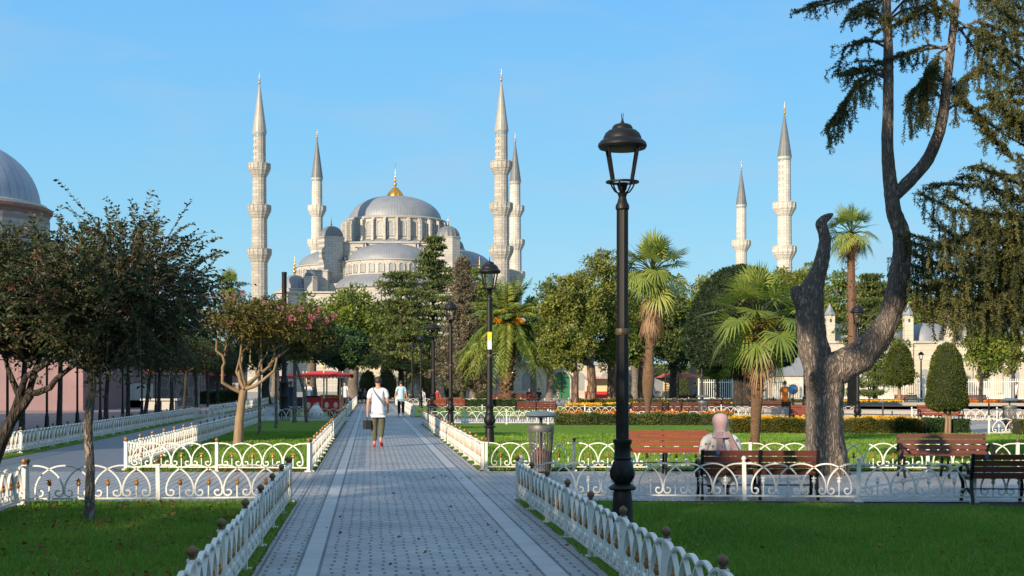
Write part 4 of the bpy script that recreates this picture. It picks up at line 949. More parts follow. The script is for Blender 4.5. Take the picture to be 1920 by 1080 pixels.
m = MB(); m.box((-.1, 0, .6), (1.0, .7, .7)); m.build('cart_body', nmat('dark_blue_paint', (.02, .03, .07), None, 3, .5), c2)
bl = empty('plastic_sack', (PX(592, 61.8), 61.8, 0), 0, 'white plastic sack on the ground in front of the red cart', 'sack'); m = MB(); m.lathe([(.2, 0), (.32, .15), (.34, .35), (.2, .55), (.08, .66), (.12, .72)], n=10, flute=.15); m.build('sack', M['white'], bl, 60)
ub = empty('market_stall', (PX(1272, 112), 112, 0), 0, 'stall with goods under a flat red parasol, seen behind the tall palm', 'stall')
m = MB(); m.lathe([(1.9, 2.15), (1.95, 2.12), (1.2, 2.42), (.05, 2.62)], n=8); m.build('parasol', nmat('red_orange_canvas', (.55, .09, .05), None, 3, .7), ub); m = MB(); m.tube([(0, 0, 0), (0, 0, 2.6)], .04, 6); m.build('pole', M['iron'], ub)
m = MB(); m.box((-.9, -.3, .5), (1.0, .7, 1.0)); m.build('counter', M['cream'], ub); m = MB(); m.box((.7, -.3, .35), (1.5, .8, .7)); m.build('dark_bench_goods', M['wood'], ub)
m = MB(); m.box((-.6, .8, 1.3), (1.0, .1, 1.0)); m.build('display', M['darkglass'], ub)
kk = empty('kiosk', (PX(1237, 113), 113, 0), 0, 'small grey kiosk with a notice on its side, left of the red parasol', 'kiosk'); m = MB(); m.box((0, 0, 1.1), (1.6, 1.6, 2.2)); m.build('cabin', M['lead'], kk)
m = MB(); m.box((0, 0, 2.26), (1.9, 1.9, .12)); m.build('roof', M['iron'], kk); m = MB(); m.box((.45, -.82, 1.35), (.5, .03, 1.2)); m.build('notice', M['cream'], kk)
m = MB()
for k in range(5): m.box((.45, -.845, .95 + k * .2), (.38, .012, .05))
m.build('notice_lines', M['iron'], kk)
s2 = empty('market_stall', (PX(1122, 128), 128, 0), 0, 'stall with a purple striped awning and red counters right of the green door', 'stall'); m = MB(); m.box((0, 0, 2.2), (2.6, 1.6, .2)); m.build('awning', nmat('purple_canvas', (.22, .10, .16), (.5, .4, .4), 9, .8), s2)
for x in (-1.2, 1.2): m = MB(); m.tube([(x, -.7, 0), (x, -.7, 2.2)], .04, 5); m.build('post', M['white'], s2)
m = MB(); m.box((-.2, -.6, .45), (2.2, .6, .9)); m.build('counter', M['red'], s2); m = MB(); m.box((0, .7, 1.2), (2.5, .1, 2.0)); m.build('back_panel', M['cream'], s2)
cp = empty('advertising_column', (PX(533, 60.2), 60.2, 0), 0, 'slim black column rising through the flowered tree crowns to the left', 'column')
m = MB(); m.lathe([(.26, 0), (.26, .3), (.2, .4), (.2, 1.0), (.22, 1.05), (.2, 1.1), (.2, 1.6), (.22, 1.65), (.16, 1.8), (.11, 2.0), (.11, 6.45), (.12, 6.5), (.12, 6.55), (.001, 6.57)], n=14); m.build('shaft', M['iron'], cp, 40)
sg = empty('round_sign', (PX(1487, 63), 63, 0), 0, 'round blue sign with a red mark on a thin pole by the man in orange', 'sign', 'round blue signs'); m = MB(); m.tube([(0, 0, 0), (0, 0, 1.25)], .03, 6); m.build('pole', M['iron'], sg)
m = MB(); m.lathe([(.01, -.02), (.24, -.02), (.24, .02), (.01, .02)], n=24); d_ = m.build('disc', nmat('sign_blue', (.04, .20, .36), (.05, .24, .4), 4, .4), sg, 30, loc=(0, 0, 1.35)); d_.rotation_euler = (R(90), 0, R(15))
m = MB(); m.sph((.10, -.03, .0), (.07, .07, .012), 10, 5); m.build('red_mark', nmat('sign_red', (.55, .10, .04), None, 4, .4), d_, loc=(0, 0, .05))
s3 = empty('round_sign', (PX(1603, 100), 100, 0), 0, 'small round blue sign beside the fountain lamp post', 'sign', 'round blue signs'); m = MB(); m.tube([(0, 0, 0), (0, 0, 1.2)], .03, 6); m.build('pole', M['iron'], s3)
m = MB(); m.lathe([(.01, -.02), (.3, -.02), (.3, .02), (.01, .02)], n=20); d_ = m.build('disc', nmat('sign_dark_blue', (.02, .12, .32), None, 4, .4), s3, 30, loc=(0, 0, 1.3)); d_.rotation_euler = (R(90), 0, 0)

# ------------------------------------------------------------------ trees
def twig_crown(c, rad, ntw, ln, leaf, rnd, rs, core=.3, upb=.5, mb=None, origin=None, spacing=.036, tw=.006, droop=0.0):
    """arching shoots with paired leaves; returns leaf quads and tints, adds the thin stems to mb"""
    Vs, Ts = [], []
    for _ in range(ntw):
        d = Vector((rnd.gauss(0, 1), rnd.gauss(0, 1), rnd.gauss(0, 1))).normalized(); q = core + (1 - core) * rnd.random() ** .7
        p0 = Vector(c) + Vector((d.x * rad[0], d.y * rad[1], d.z * rad[2])) * q
        v = (Vector((d.x, d.y, d.z * .8 + upb)) + Vector((rnd.gauss(0, .35), rnd.gauss(0, .35), rnd.gauss(0, .3)))).normalized()
        L = ln * rnd.uniform(.5, 1.15); n = max(3, int(L / spacing)); b_ = Vector((rnd.gauss(0, .5), rnd.gauss(0, .5), rnd.uniform(-1.1, .2) - droop)) * .9
        t = np.linspace(0, 1, n)[:, None]; P = np.array(p0) + np.array(v) * L * t + np.array(b_) * L * .5 * t * t; D = unit(np.array(v) + np.array(b_) * t)
        s = unit(np.cross(D, np.array([0, 0, 1.0]) + .3 * rs.normal(size=3))); tint = rnd.random() * .5
        for sg in (-1, 1):
            DD = s * sg + D * .7 + .25 * rs.normal(size=D.shape); sz = leaf * (.7 + .5 * rs.rand(n))
            k = rs.rand(n) < .9
            Vs.append(leafquads(P[k], DD[k], sz[k], sz[k] * .5, rs, .1)); Ts.append(np.full(k.sum(), tint) + .5 * rs.rand(k.sum()))
        if mb is not None:
            i1 = n // 2; mb.tube([P[0], P[i1], P[-1]], [tw, tw * .7, tw * .3], 3, cap=False)
            if origin is not None and rnd.random() < .22: mb.tube(bent(origin, p0, rnd, 4, .12), [tw * 3.2, tw * 2.6, tw * 2, tw * 1.5, tw], 4, cap=False)
    return np.concatenate(Vs), np.concatenate(Ts)
# near left tree with straight thin trunk
rnd = random.Random(5); rs = np.random.RandomState(5)
t1 = empty('crape_myrtle', G(168, 978), 0, 'nearest dark leaved tree with one straight thin trunk in the left lawn', 'tree'); B = t1.location.copy()
m = MB(); m.tube([(0, 0, -.03), (0, 0, .05), (.01, 0, .6), (-.02, 0, 1.1), (.03, 0, 1.6), (.02, 0, 1.9)], [.075, .062, .054, .054, .05, .045], 10, .05, rnd)
fk = Vector((.02, 0, 1.72))
V1, T1_ = twig_crown((.30, .1, 2.62), (1.0, 1.1, .72), 720, .52, .062, rnd, rs, .15, .5, m, fk)
V2, T2_ = twig_crown((.38, 0, 2.72), (.85, .8, .62), 170, .66, .062, rnd, rs, .75, .5, m, fk)
V3, T3_ = clump_leaves([(.30 + rnd.gauss(0, .42), .1 + rnd.gauss(0, .5), 2.45 + rnd.gauss(0, .28)) for _ in range(56)], [.22] * 56, 90, .062, rs, 1, .3)
quads_obj('crown', np.concatenate([V1, V2, V3]), np.concatenate([T1_, T2_, T3_]), M['leaf_dark'], t1); m.build('trunk', M['bark'], t1, 60)
V, T = clump_leaves([(-.05 + rnd.gauss(0, .5), -.6 + rnd.gauss(0, .2), 2.7 + rnd.gauss(0, .25)) for _ in range(9)], [.045] * 9, 16, .03, rs, 1, .2, .8); quads_obj('blossom', V, T, leafmat('dull_rose_petals', (.12, .03, .03), (.2, .06, .06), (.28, .1, .1), .3), t1)
# leaning tree at the far left
rnd = random.Random(8); rs = np.random.RandomState(8); Y0 = 17.2
def L0(zx, zy, dy=0): return Vector((PX(zx / 4.36, Y0), Y0 + dy, PZ(660 + zy / 4.36, Y0)))
t0 = empty('crape_myrtle', (PX(-40, Y0), Y0, 0), 0, 'dark leaved tree with leaning forked trunk at the left edge', 'tree'); B = t0.location.copy(); m = MB()
def LB(*a): return [L0(*p) - B for p in a]
m.tube([Vector((0, 0, -.05))] + LB((-60, 900), (10, 720), (90, 560), (190, 430), (250, 350)), [.11, .10, .085, .07, .06, .05], 9, .06, rnd)
m.tube(LB((90, 540), (130, 430), (175, 300), (215, 200), (330, 130), (470, 20), (600, -60, .3)), [.05, .045, .045, .04, .035, .03, .02], 8, .06, rnd)
m.tube(LB((235, 330), (300, 335), (410, 290), (460, 220), (560, 140), (680, 60), (780, -30)), [.045, .042, .04, .035, .03, .022, .015], 8, .06, rnd)
m.tube(LB((190, 430), (110, 250), (60, 120), (20, -100)), [.05, .04, .03, .02], 8, .06, rnd)
m.tube(LB((230, 350), (220, 150, .3), (250, -60, .5)), [.045, .04, .02], 8, .06, rnd)
fk = LB((215, 60, 0))[0]; c0 = tuple(fk + Vector((-.25, .1, .85)))
V1, T1_ = twig_crown(c0, (1.25, 1.2, .72), 800, .5, .066, rnd, rs, .1, .35, m, fk)
V3, T3_ = clump_leaves([(c0[0] + rnd.gauss(0, .6), c0[1] + rnd.gauss(0, .5), c0[2] - .1 + rnd.gauss(0, .32)) for _ in range(85)], [.26] * 85, 95, .066, rs, 1, .3)
quads_obj('crown', np.concatenate([V1, V3]), np.concatenate([T1_, T3_]), M['leaf_dark'], t0); m.build('trunk', M['bark_dark'], t0, 60)
# pink flowered tree with the candelabra of pale limbs
rnd = random.Random(12); rs = np.random.RandomState(12); Y0 = 35.5
t2 = empty('crape_myrtle', (PX(447, Y0), Y0, 0), 0, 'sunlit tree with pale twisting limbs and pink flowers in the left lawn', 'tree'); B = t2.location.copy(); m = MB()
def Q(pts, d):
    n = len(pts); return [Vector((PX(340 + x / 4.5, Y0), Y0 + d * (i / (n - 1)) ** .8, PZ(520 + y / 4.5, Y0))) - B for i, (x, y) in enumerate(pts)]
m.tube([Vector((0, 0, -.05)), Vector((0, 0, .1)), Vector((.03, 0, .7))] + Q([(510, 1050), (522, 985), (530, 950)], 0), [.19, .14, .115, .10, .105, .09], 12, .05, rnd)
for pts, d, r in (([(505, 975), (420, 930), (355, 885), (362, 820), (365, 760), (385, 720), (370, 660), (320, 620), (328, 560), (330, 520), (280, 440)], -.5, .05), ([(370, 660), (385, 610), (410, 570), (390, 500)], -.5, .03),
        ([(530, 945), (490, 870), (475, 780), (498, 700), (500, 660), (470, 560), (460, 440)], .3, .055), ([(540, 900), (520, 780), (515, 700), (540, 560), (555, 460)], -.6, .04), ([(550, 900), (620, 840), (600, 780), (540, 700), (535, 600)], .8, .04),
        ([(550, 940), (630, 915), (700, 870), (800, 790), (830, 690)], -.4, .055), ([(560, 900), (650, 820), (740, 740), (770, 620), (730, 540)], .5, .05), ([(740, 740), (820, 650), (880, 590)], .6, .035), ([(650, 820), (640, 720), (680, 640), (685, 500)], 1.0, .035),
        ([(770, 620), (860, 530)], .5, .025), ([(540, 930), (430, 800), (440, 640), (520, 520)], 1.3, .04), ([(550, 930), (650, 800), (620, 640), (600, 500)], 1.2, .04)):
    P = Q(pts, d); m.tube(P, [r * (1 - .55 * i / (len(P) - 1)) for i in range(len(P))], 8, .08, rnd)
m.build('trunk', M['bark_pale'], t2, 60)
cc_ = Vector((PX(487, Y0), Y0, PZ(603, Y0))) - B; cs = []
while len(cs) < 105:
    d = Vector((rnd.gauss(0, 1), rnd.gauss(0, 1), rnd.gauss(0, 1))).normalized() * rnd.random() ** .4
    if d.z > -.45: cs.append(tuple(cc_ + Vector((d.x * 1.45, d.y * 1.4, d.z * .62))))
V1, T1_ = clump_leaves(cs, [.30 * rnd.uniform(.7, 1.2) for _ in cs], 150, .085, rs, .85, .5); V2, T2_ = twig_crown(tuple(cc_), (1.5, 1.4, .55), 190, .32, .07, rnd, rs, .85, .5)
quads_obj('crown', np.concatenate([V1, V2]), np.concatenate([T1_, T2_]), M['leaf_myrtle'], t2)
fl = []
for px, py in ((399, 555), (420, 553), (437, 554), (374, 572), (365, 585), (500, 571), (523, 578), (540, 588), (541, 597), (549, 597), (565, 579), (585, 596), (590, 592), (597, 581), (433, 609), (430, 606), (542, 605), (455, 548), (580, 612), (392, 560), (610, 600), (628, 592)):
    fl.append(tuple(Vector((PX(px, Y0 - 1.1), Y0 - 1.15 + rnd.uniform(-.1, .3), PZ(py, Y0 - 1.1))) - B))
V, T = clump_leaves(fl, [.075] * len(fl), 34, .05, rs, 1, .2, .9); quads_obj('blossom', V, T, M['fl_pink'], t2)

def tp(name, label, px, Y, hw, yt, yb, r_px, leaf, bark, ncl=60, nl=120, size=None, seed=1, group=None, shape='ell', rc=.26, limbs=8, flat=.8, tx=0, **kw):
    rx = hw / F * Y; zt, zb = PZ(yt, Y), PZ(yb, Y); rz = (zt - zb) / 2; rcl = rc * (rx * rx * rz) ** (1 / 3)
    X = PX(px, Y); base = (PX(px + tx, Y), Y, 0)
    return broad_tree(name, label, 'tree', base, r_px / F * Y, max(zb + .15 * rz, .3), (X, Y, (zt + zb) / 2), (max(rx - rcl * .8, .1), max(rx - rcl * .8, .1), max(rz - rcl * .6, .1)), ncl, rcl, nl, size or Y * .0022, M and leaf, bark, group, seed, limbs, flat=flat, shape=shape, **kw)
# rest of the myrtle row
tp('crape_myrtle', 'crape myrtle behind the flowered one, trunk just left of the red canopies', 500, 42, 62, 572, 668, 3, 'leaf_myrtle', 'bark', 55, 130, .10, 21, 'crape myrtles along the lawn', flowers=('fl_pink', 2, .07), tx=-13)
tp('crape_myrtle', 'crape myrtle with a leaning grey trunk in front of the left red canopy', 560, 49, 62, 578, 678, 3, 'leaf_myrtle', 'bark', 60, 130, .11, 22, 'crape myrtles along the lawn', flowers=('fl_pink', 3, .07), tx=-42)
tp('crape_myrtle', 'crape myrtle in front of the red cart with a forked bent trunk', 590, 56, 56, 585, 685, 3.5, 'leaf_dark', 'bark', 60, 130, .12, 23, 'crape myrtles along the lawn', tx=-38, base2=.5)
# row of shaded plaza trees: three source trees, then copies
rowY = [44.9, 50.3, 59.2, 64.6, 69.6, 74, 79, 84, 90, 96.5, 103, 110]; rowL = ['leftmost tree of the shaded row, left of the second scroll lamp', 'leaning tree of the shaded row before the pink wall', 'tree of the shaded row right of the thin near trunk', 'tree of the shaded row before the white boards', 'tree of the shaded row before the right end of the boards', 'tree of the shaded row before the left of the rubble wall', 'tree of the shaded row before the middle of the rubble wall', 'tree of the shaded row by the teal gate', 'tree of the shaded row at the left end of the dark hedge', 'tree of the shaded row before the dark hedge', 'tree of the shaded row behind the flowered tree trunk', 'farthest tree of the shaded row, at the right end of the dark hedge']
src = []
for i, Yr in enumerate(rowY):
    if i < 3:
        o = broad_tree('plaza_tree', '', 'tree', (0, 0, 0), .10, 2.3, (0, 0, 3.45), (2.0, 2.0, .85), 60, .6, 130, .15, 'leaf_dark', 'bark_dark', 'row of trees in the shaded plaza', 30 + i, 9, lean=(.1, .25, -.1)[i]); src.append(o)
    else: o = copy_tree(src[i % 3])
    o.location = (PX(694 - 266, Yr) * 0 + (-11.5 - SK * Yr), Yr, 0); o.rotation_euler = (0, 0, i * 1.7); o.scale = (1, 1, 1.0 + .05 * math.sin(i * 2.3)); o['label'] = rowL[i]; o['group'] = 'row of trees in the shaded plaza'
# hedge, dark trees left
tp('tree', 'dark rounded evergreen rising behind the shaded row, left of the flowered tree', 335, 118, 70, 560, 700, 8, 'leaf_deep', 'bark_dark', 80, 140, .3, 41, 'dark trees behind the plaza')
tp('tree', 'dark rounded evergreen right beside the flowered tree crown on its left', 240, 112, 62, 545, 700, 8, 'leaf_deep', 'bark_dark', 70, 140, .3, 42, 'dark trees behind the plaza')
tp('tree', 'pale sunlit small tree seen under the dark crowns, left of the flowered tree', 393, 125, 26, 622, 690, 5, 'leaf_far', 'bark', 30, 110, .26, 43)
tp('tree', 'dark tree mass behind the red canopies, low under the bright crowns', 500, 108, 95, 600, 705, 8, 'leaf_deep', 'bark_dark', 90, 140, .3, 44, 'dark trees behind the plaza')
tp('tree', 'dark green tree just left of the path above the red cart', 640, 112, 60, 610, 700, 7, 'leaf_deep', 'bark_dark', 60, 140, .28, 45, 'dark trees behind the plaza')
# broad plane trees below the mosque
tp('plane_tree', 'bright green plane tree below the left half of the mosque', 585, 135, 58, 548, 690, 10, 'leaf_green', 'bark', 80, 150, .34, 51, 'bright plane trees below the mosque')
tp('plane_tree', 'bright green plane tree right below the half dome of the mosque', 665, 132, 72, 532, 700, 10, 'leaf_green', 'bark', 100, 150, .34, 52, 'bright plane trees below the mosque')
tp('plane_tree', 'bright green plane tree between the half dome and the tall cedar', 722, 142, 55, 538, 700, 9, 'leaf_green', 'bark', 70, 150, .36, 53, 'bright plane trees below the mosque')
tp('plane_tree', 'yellow green tree at the left foot of the mosque behind the flowered crown', 515, 142, 50, 552, 690, 8, 'leaf_far', 'bark', 50, 140, .36, 54, 'bright plane trees below the mosque')
tp('tree', 'light green tree behind the second lamp post lantern', 890, 140, 52, 500, 690, 9, 'leaf_green', 'bark', 90, 150, .36, 55)
tp('tree', 'small light green tree behind the date palm on its right', 1000, 135, 32, 545, 690, 6, 'leaf_deep', 'bark', 50, 140, .33, 56)
# pines
tp('stone_pine', 'broad pine right of the date palm, left half of the pine group', 1068, 96, 75, 490, 700, 9, 'leaf_pine', 'bark_pine', 130, 190, .20, 61, 'pines in the middle of the park', tx=40, rc=.2, limbs=5)
tp('stone_pine', 'taller pine behind the near lamp post', 1135, 100, 66, 454, 705, 9, 'leaf_pine', 'bark_pine', 130, 190, .20, 62, 'pines in the middle of the park', tx=12, rc=.2, limbs=5)
tp('stone_pine', 'dark pine right behind the tall fan palm', 1245, 102, 62, 500, 690, 10, 'leaf_cedar', 'bark_pine', 80, 150, .25, 63, 'pines in the middle of the park', limbs=5, tx=-38, rc=.22)
tp('stone_pine', 'low pine crown between date palm and near lamp post', 1050, 88, 45, 600, 705, 6, 'leaf_pine', 'bark_pine', 60, 160, .18, 64, 'pines in the middle of the park', tx=30, rc=.22, limbs=4)
tp('tree', 'dark tree left of the big clipped tree behind the fan palm trunk', 1262, 110, 50, 575, 700, 7, 'leaf_deep', 'bark_dark', 60, 140, .26, 65)
tp('tree', 'light small tree in front of the iron railing between the trunks', 1345, 108, 28, 672, 715, 3, 'leaf_green', 'bark_dark', 22, 120, .2, 66)
tp('tree', 'sparse small tree behind the dark clipped tree on its right', 1420, 108, 36, 660, 712, 3, 'leaf_green', 'bark_dark', 26, 120, .2, 67)
# far trees right
fr_ = [(1500, 175, 50, 500, 'far tree right behind the sawn stub of the forked tree', 'leaf_far'), (1680, 185, 55, 525, 'far tree filling the gap inside the curved limb', 'leaf_green'), (1620, 170, 40, 540, 'lower far tree beside the tall thin palm trunk', 'leaf_deep'), (1830, 185, 55, 545, 'far tree behind the drooping spruce twigs', 'leaf_far'), (1190, 128, 42, 560, 'far tree filling the gap between pines and tall fan palm', 'leaf_green'), (1160, 130, 34, 600, 'far low tree right behind the nearest lamp post', 'leaf_green'), (1300, 140, 40, 560, 'far tree between tall fan palm and clipped tree', 'leaf_green'), (1030, 135, 34, 600, 'far low tree between date palm and pines', 'leaf_green'), (1330, 190, 48, 508, 'pale far tree left of the big dark clipped tree', 'leaf_far'), (1388, 200, 52, 492, 'far yellow green tree in front of the smaller far minaret', 'leaf_far'), (1462, 195, 50, 480, 'far yellow green tree at the foot of the rightmost minaret', 'leaf_far'), (1520, 200, 45, 487, 'far tree right of the rightmost minaret', 'leaf_far'), (1575, 190, 52, 500, 'far tree behind the washingtonia palm on its left', 'leaf_green'), (1640, 195, 60, 512, 'far tree behind the fork of the big tree', 'leaf_green'), (1720, 200, 60, 535, 'far pale tree above the cream building, left one', 'leaf_far'), (1790, 205, 62, 540, 'far pale tree above the cream building, middle one', 'leaf_far'), (1860, 200, 58, 528, 'far pale tree above the cream building, behind the spruce', 'leaf_far'), (1930, 200, 60, 530, 'far pale tree at the right edge of the photo', 'leaf_green'), (1430, 180, 70, 545, 'far low tree behind the short fan palm', 'leaf_green')]
for i, (px, Y, hw, yt, lb2, lf) in enumerate(fr_): tp('far_tree', lb2.replace('washingtonia', 'tall thin'), px, Y, hw, yt, 690, 7, lf, 'bark', 70, 130, .45, 70 + i, 'far row of trees on the right')
tp('tree', 'round leafy green tree in front of the cream building at the right', 1852, 84, 50, 585, 718, 4, 'leaf_green', 'bark_dark', 70, 150, .20, 85, tx=-12)
tp('tree', 'pale green bush behind the far right end of the railing', 1900, 128, 30, 600, 712, 4, 'leaf_far', 'bark_dark', 30, 130, .3, 86)

def cedar(name, label, base, H, Rr, z0, tiers, leaf, size, seed, group=None, per=7, flat=.28, r_tr=.3, droop=.12, nl=70, top=.12):
    rnd = random.Random(seed); rs = np.random.RandomState(seed); root = empty(name, base, 0, label, 'tree', group); m = MB(); cs, rr = [], []
    m.tube([(0, 0, -.1), (0, 0, H * .4), (0, 0, H * .98)], [r_tr, r_tr * .7, .04], 9, .05, rnd)
    for t in range(tiers):
        f = t / (tiers - 1); z = z0 + (H - z0) * f; rl = Rr * ((1 - f) ** .8 * (1 - top) + top) * rnd.uniform(.75, 1.15)
        for k in range(per):
            a = rnd.uniform(0, 2 * math.pi); L = rl * rnd.uniform(.55, 1.1); e = Vector((math.cos(a) * L, math.sin(a) * L, z + L * (.12 - droop * rnd.uniform(.5, 2))))
            m.tube([(0, 0, z - .1 * L), (e.x * .5, e.y * .5, z + .08 * L), e], [r_tr * .22, r_tr * .14, r_tr * .05], 4)
            nn = max(2, int(L / (Rr * .2)))
            for j in range(nn):
                q = (j + .8) / nn; cs.append((e.x * q + rnd.gauss(0, .06) * L, e.y * q + rnd.gauss(0, .06) * L, z + (e.z - z) * q ** 1.5 + .05 * L)); rr.append(Rr * .17 * rnd.uniform(.7, 1.2) * (1.1 - .3 * q))
    m.build('trunk', M['bark_dark'], root, 60)
    V, T = clump_leaves(cs, rr, nl, size, rs, flat, .3, .35, .1, 1.0); quads_obj('crown', V, T, M[leaf], root); return root
cedar('cedar', 'tall layered cedar in front of the right part of the mosque', (PX(812, 138), 138, 0), PZ(450, 138), 4.9, 4, 17, 'leaf_cedar', .36, 91, 'cedars', 6, .18, .35, nl=85)
cedar('cedar', 'wide dark cedar with flat low branches left of the second lamp post', (PX(752, 120), 120, 0), PZ(515, 120), 4.8, 3.2, 11, 'leaf_cedar', .30, 92, 'cedars', 8, .22, .3, droop=.2, top=.35)
cedar('spruce', 'grey green spruce behind the third lamp post', (PX(868, 104), 104, 0), PZ(490, 104), 2.6, 1.5, 26, 'leaf_grey', .20, 93, None, 9, .8, .25, .25, 70, .1)
cedar('cedar', 'dark layered cedar behind the tall thin palm trunk', (PX(1632, 118), 118, 0), PZ(520, 118), 4.4, 2.0, 14, 'leaf_cedar', .30, 94, 'cedars', 7, .22, .3, droop=.15, top=.2)
cedar('cedar', 'young yew like tree with spreading branches in front of the railing', (PX(1640, 108), 108, 0), PZ(618, 108), 2.6, .8, 8, 'leaf_cedar', .22, 95, 'cedars', 7, .3, .15)

def surf_leaves(prof, n, size, rs, noise=.05):
    """leaves standing out of a body of revolution given as (r,z) pairs"""
    pr = np.array(prof); seg = np.hypot(np.diff(pr[:, 0]), np.diff(pr[:, 1])); w = seg * (pr[1:, 0] + pr[:-1, 0]) / 2 + 1e-6; idx = rs.choice(len(seg), n, p=w / w.sum()); t = rs.rand(n)
    r = pr[idx, 0] * (1 - t) + pr[idx + 1, 0] * t; z = pr[idx, 1] * (1 - t) + pr[idx + 1, 1] * t; dr = np.diff(pr[:, 0])[idx]; dz = np.diff(pr[:, 1])[idx]
    a = rs.uniform(0, 2 * np.pi, n); N = unit(np.stack([dz * np.cos(a), dz * np.sin(a), -dr], 1)); lump = 1 + noise * np.sin(a * 3 + z * 4) * np.cos(z * 5 + a)
    P = np.stack([r * np.cos(a) * lump, r * np.sin(a) * lump, z], 1) - N * size * .5 * rs.rand(n)[:, None]
    V = leafquads(P, N + .8 * rs.normal(size=(n, 3)) + np.array([0, 0, .5]), size * (.6 + .7 * rs.rand(n)), size * .42, rs); T = .3 + .3 * np.sin(a * 4 + z * 6) * np.sin(z * 9) + .45 * rs.rand(n); return V, T
def topiary(label, base, prof, n, size, trunks, leaf, seed, group=None, noise=.075, bark='bark_pale'):
    rs = np.random.RandomState(seed); rnd = random.Random(seed); root = empty('clipped_tree', base, 0, label, 'tree', group)
    m = MB()
    for x0, x1, r in trunks: m.tube([(x0, 0, -.05), (x0 * .9 + .02, 0, prof[0][1] * .5), (x1, 0, prof[0][1] + .35)], [r * 1.15, r * .9, r * .8], 9, .08, rnd)
    m.build('trunk', M[bark], root, 60)
    V, T = surf_leaves(prof, n, size, rs, noise); cr = quads_obj('crown', V, T, M[leaf], root)
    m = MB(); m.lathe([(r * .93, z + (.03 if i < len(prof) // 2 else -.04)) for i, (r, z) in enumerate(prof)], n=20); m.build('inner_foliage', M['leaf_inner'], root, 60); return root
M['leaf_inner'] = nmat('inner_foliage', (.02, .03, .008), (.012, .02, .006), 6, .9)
topiary('small bright green clipped cone tree behind the fountain', (PX(1686, 98), 98, 0), [(.01, 1.6), (.9, 1.62), (1.0, 1.9), (.98, 2.6), (.85, 3.4), (.62, 4.05), (.3, 4.42), (.01, 4.5)], 6000, .17, [(0, 0, .16)], 'leaf_topiary', 101, 'clipped trees')
Yt = 43.5; k = Yt / F
topiary('clipped dome shaped tree with two bare trunks behind the right bench', (PX(1775, Yt), Yt, 0), [(.01, .86), (.3, .74), (.62, .86), (.67, 1.05), (.62, 1.5), (.54, 2.05), (.42, 2.5), (.24, 2.82), (.01, 2.92)], 12000, .065, [(-.02, -.12, .055), (.09, .10, .05)], 'leaf_topiary', 102, 'clipped trees')
topiary('huge dark clipped round tree behind the short fan palm', (PX(1390, 69), 69, 0), [(.01, 2.75), (1.6, 2.45), (2.5, 2.6), (2.75, 3.3), (2.75, 4.4), (2.45, 5.6), (1.85, 6.7), (1.0, 7.4), (.01, 7.6)], 22000, .17, [(-.12, -.4, .3), (.22, .5, .3)], 'leaf_topiary_shaded', 103, 'clipped trees', .03, 'bark_dark')
for i, (px, Y, w) in enumerate(((506 + 1 * 0 + 220, 118, .9), (905, 118, .8), (850, 121, .8), (690, 118, .8))):
    topiary(['little clipped bush at the end of the path on the left', 'little clipped bush between spruce and date palm', 'little bright clipped bush behind the third lamp post', 'little dark clipped bush right of the red cart'][i], (PX(px, Y), Y, 0), [(.01, .35), (w * .8, .4), (w, 1.0), (w * .9, 1.9), (w * .5, 2.6), (.01, 2.8)], 1600, .16, [(0, 0, .08)], 'leaf_topiary', 110 + i, 'little clipped bushes')

# palms
def fan_leaf(P, D, N, L, nseg, rs, out, tints, tint, droop=.3, spread=115):
    D = unit(D); S = unit(np.cross(N, D)); N = np.cross(D, S)
    th = np.radians(np.linspace(-spread, spread, nseg) + rs.normal(size=nseg) * 2); dr = np.cos(th)[:, None] * D + np.sin(th)[:, None] * S
    ln = L * (1 - .22 * np.abs(th) / np.radians(spread)) * (.9 + .2 * rs.rand(nseg)); w = L * 2.2 * np.radians(spread) / nseg * .36
    side = np.cross(dr, N); P0 = np.broadcast_to(P, dr.shape); mid = P0 + dr * ln[:, None] * .58; dz = np.array([0, 0, -1.0]) * (droop * ln * (.6 + .8 * rs.rand(nseg)))[:, None]
    tip = P0 + dr * ln[:, None] * .97 + dz; a = side * w * .5; out.append(np.stack([P0 - a * .15, P0 + a * .15, mid + a, mid - a], 1)); out.append(np.stack([mid - a, mid + a, tip + a * .12, tip - a * .12], 1))
    tints.append(np.full(nseg * 2, tint) + .2 * rs.rand(nseg * 2))
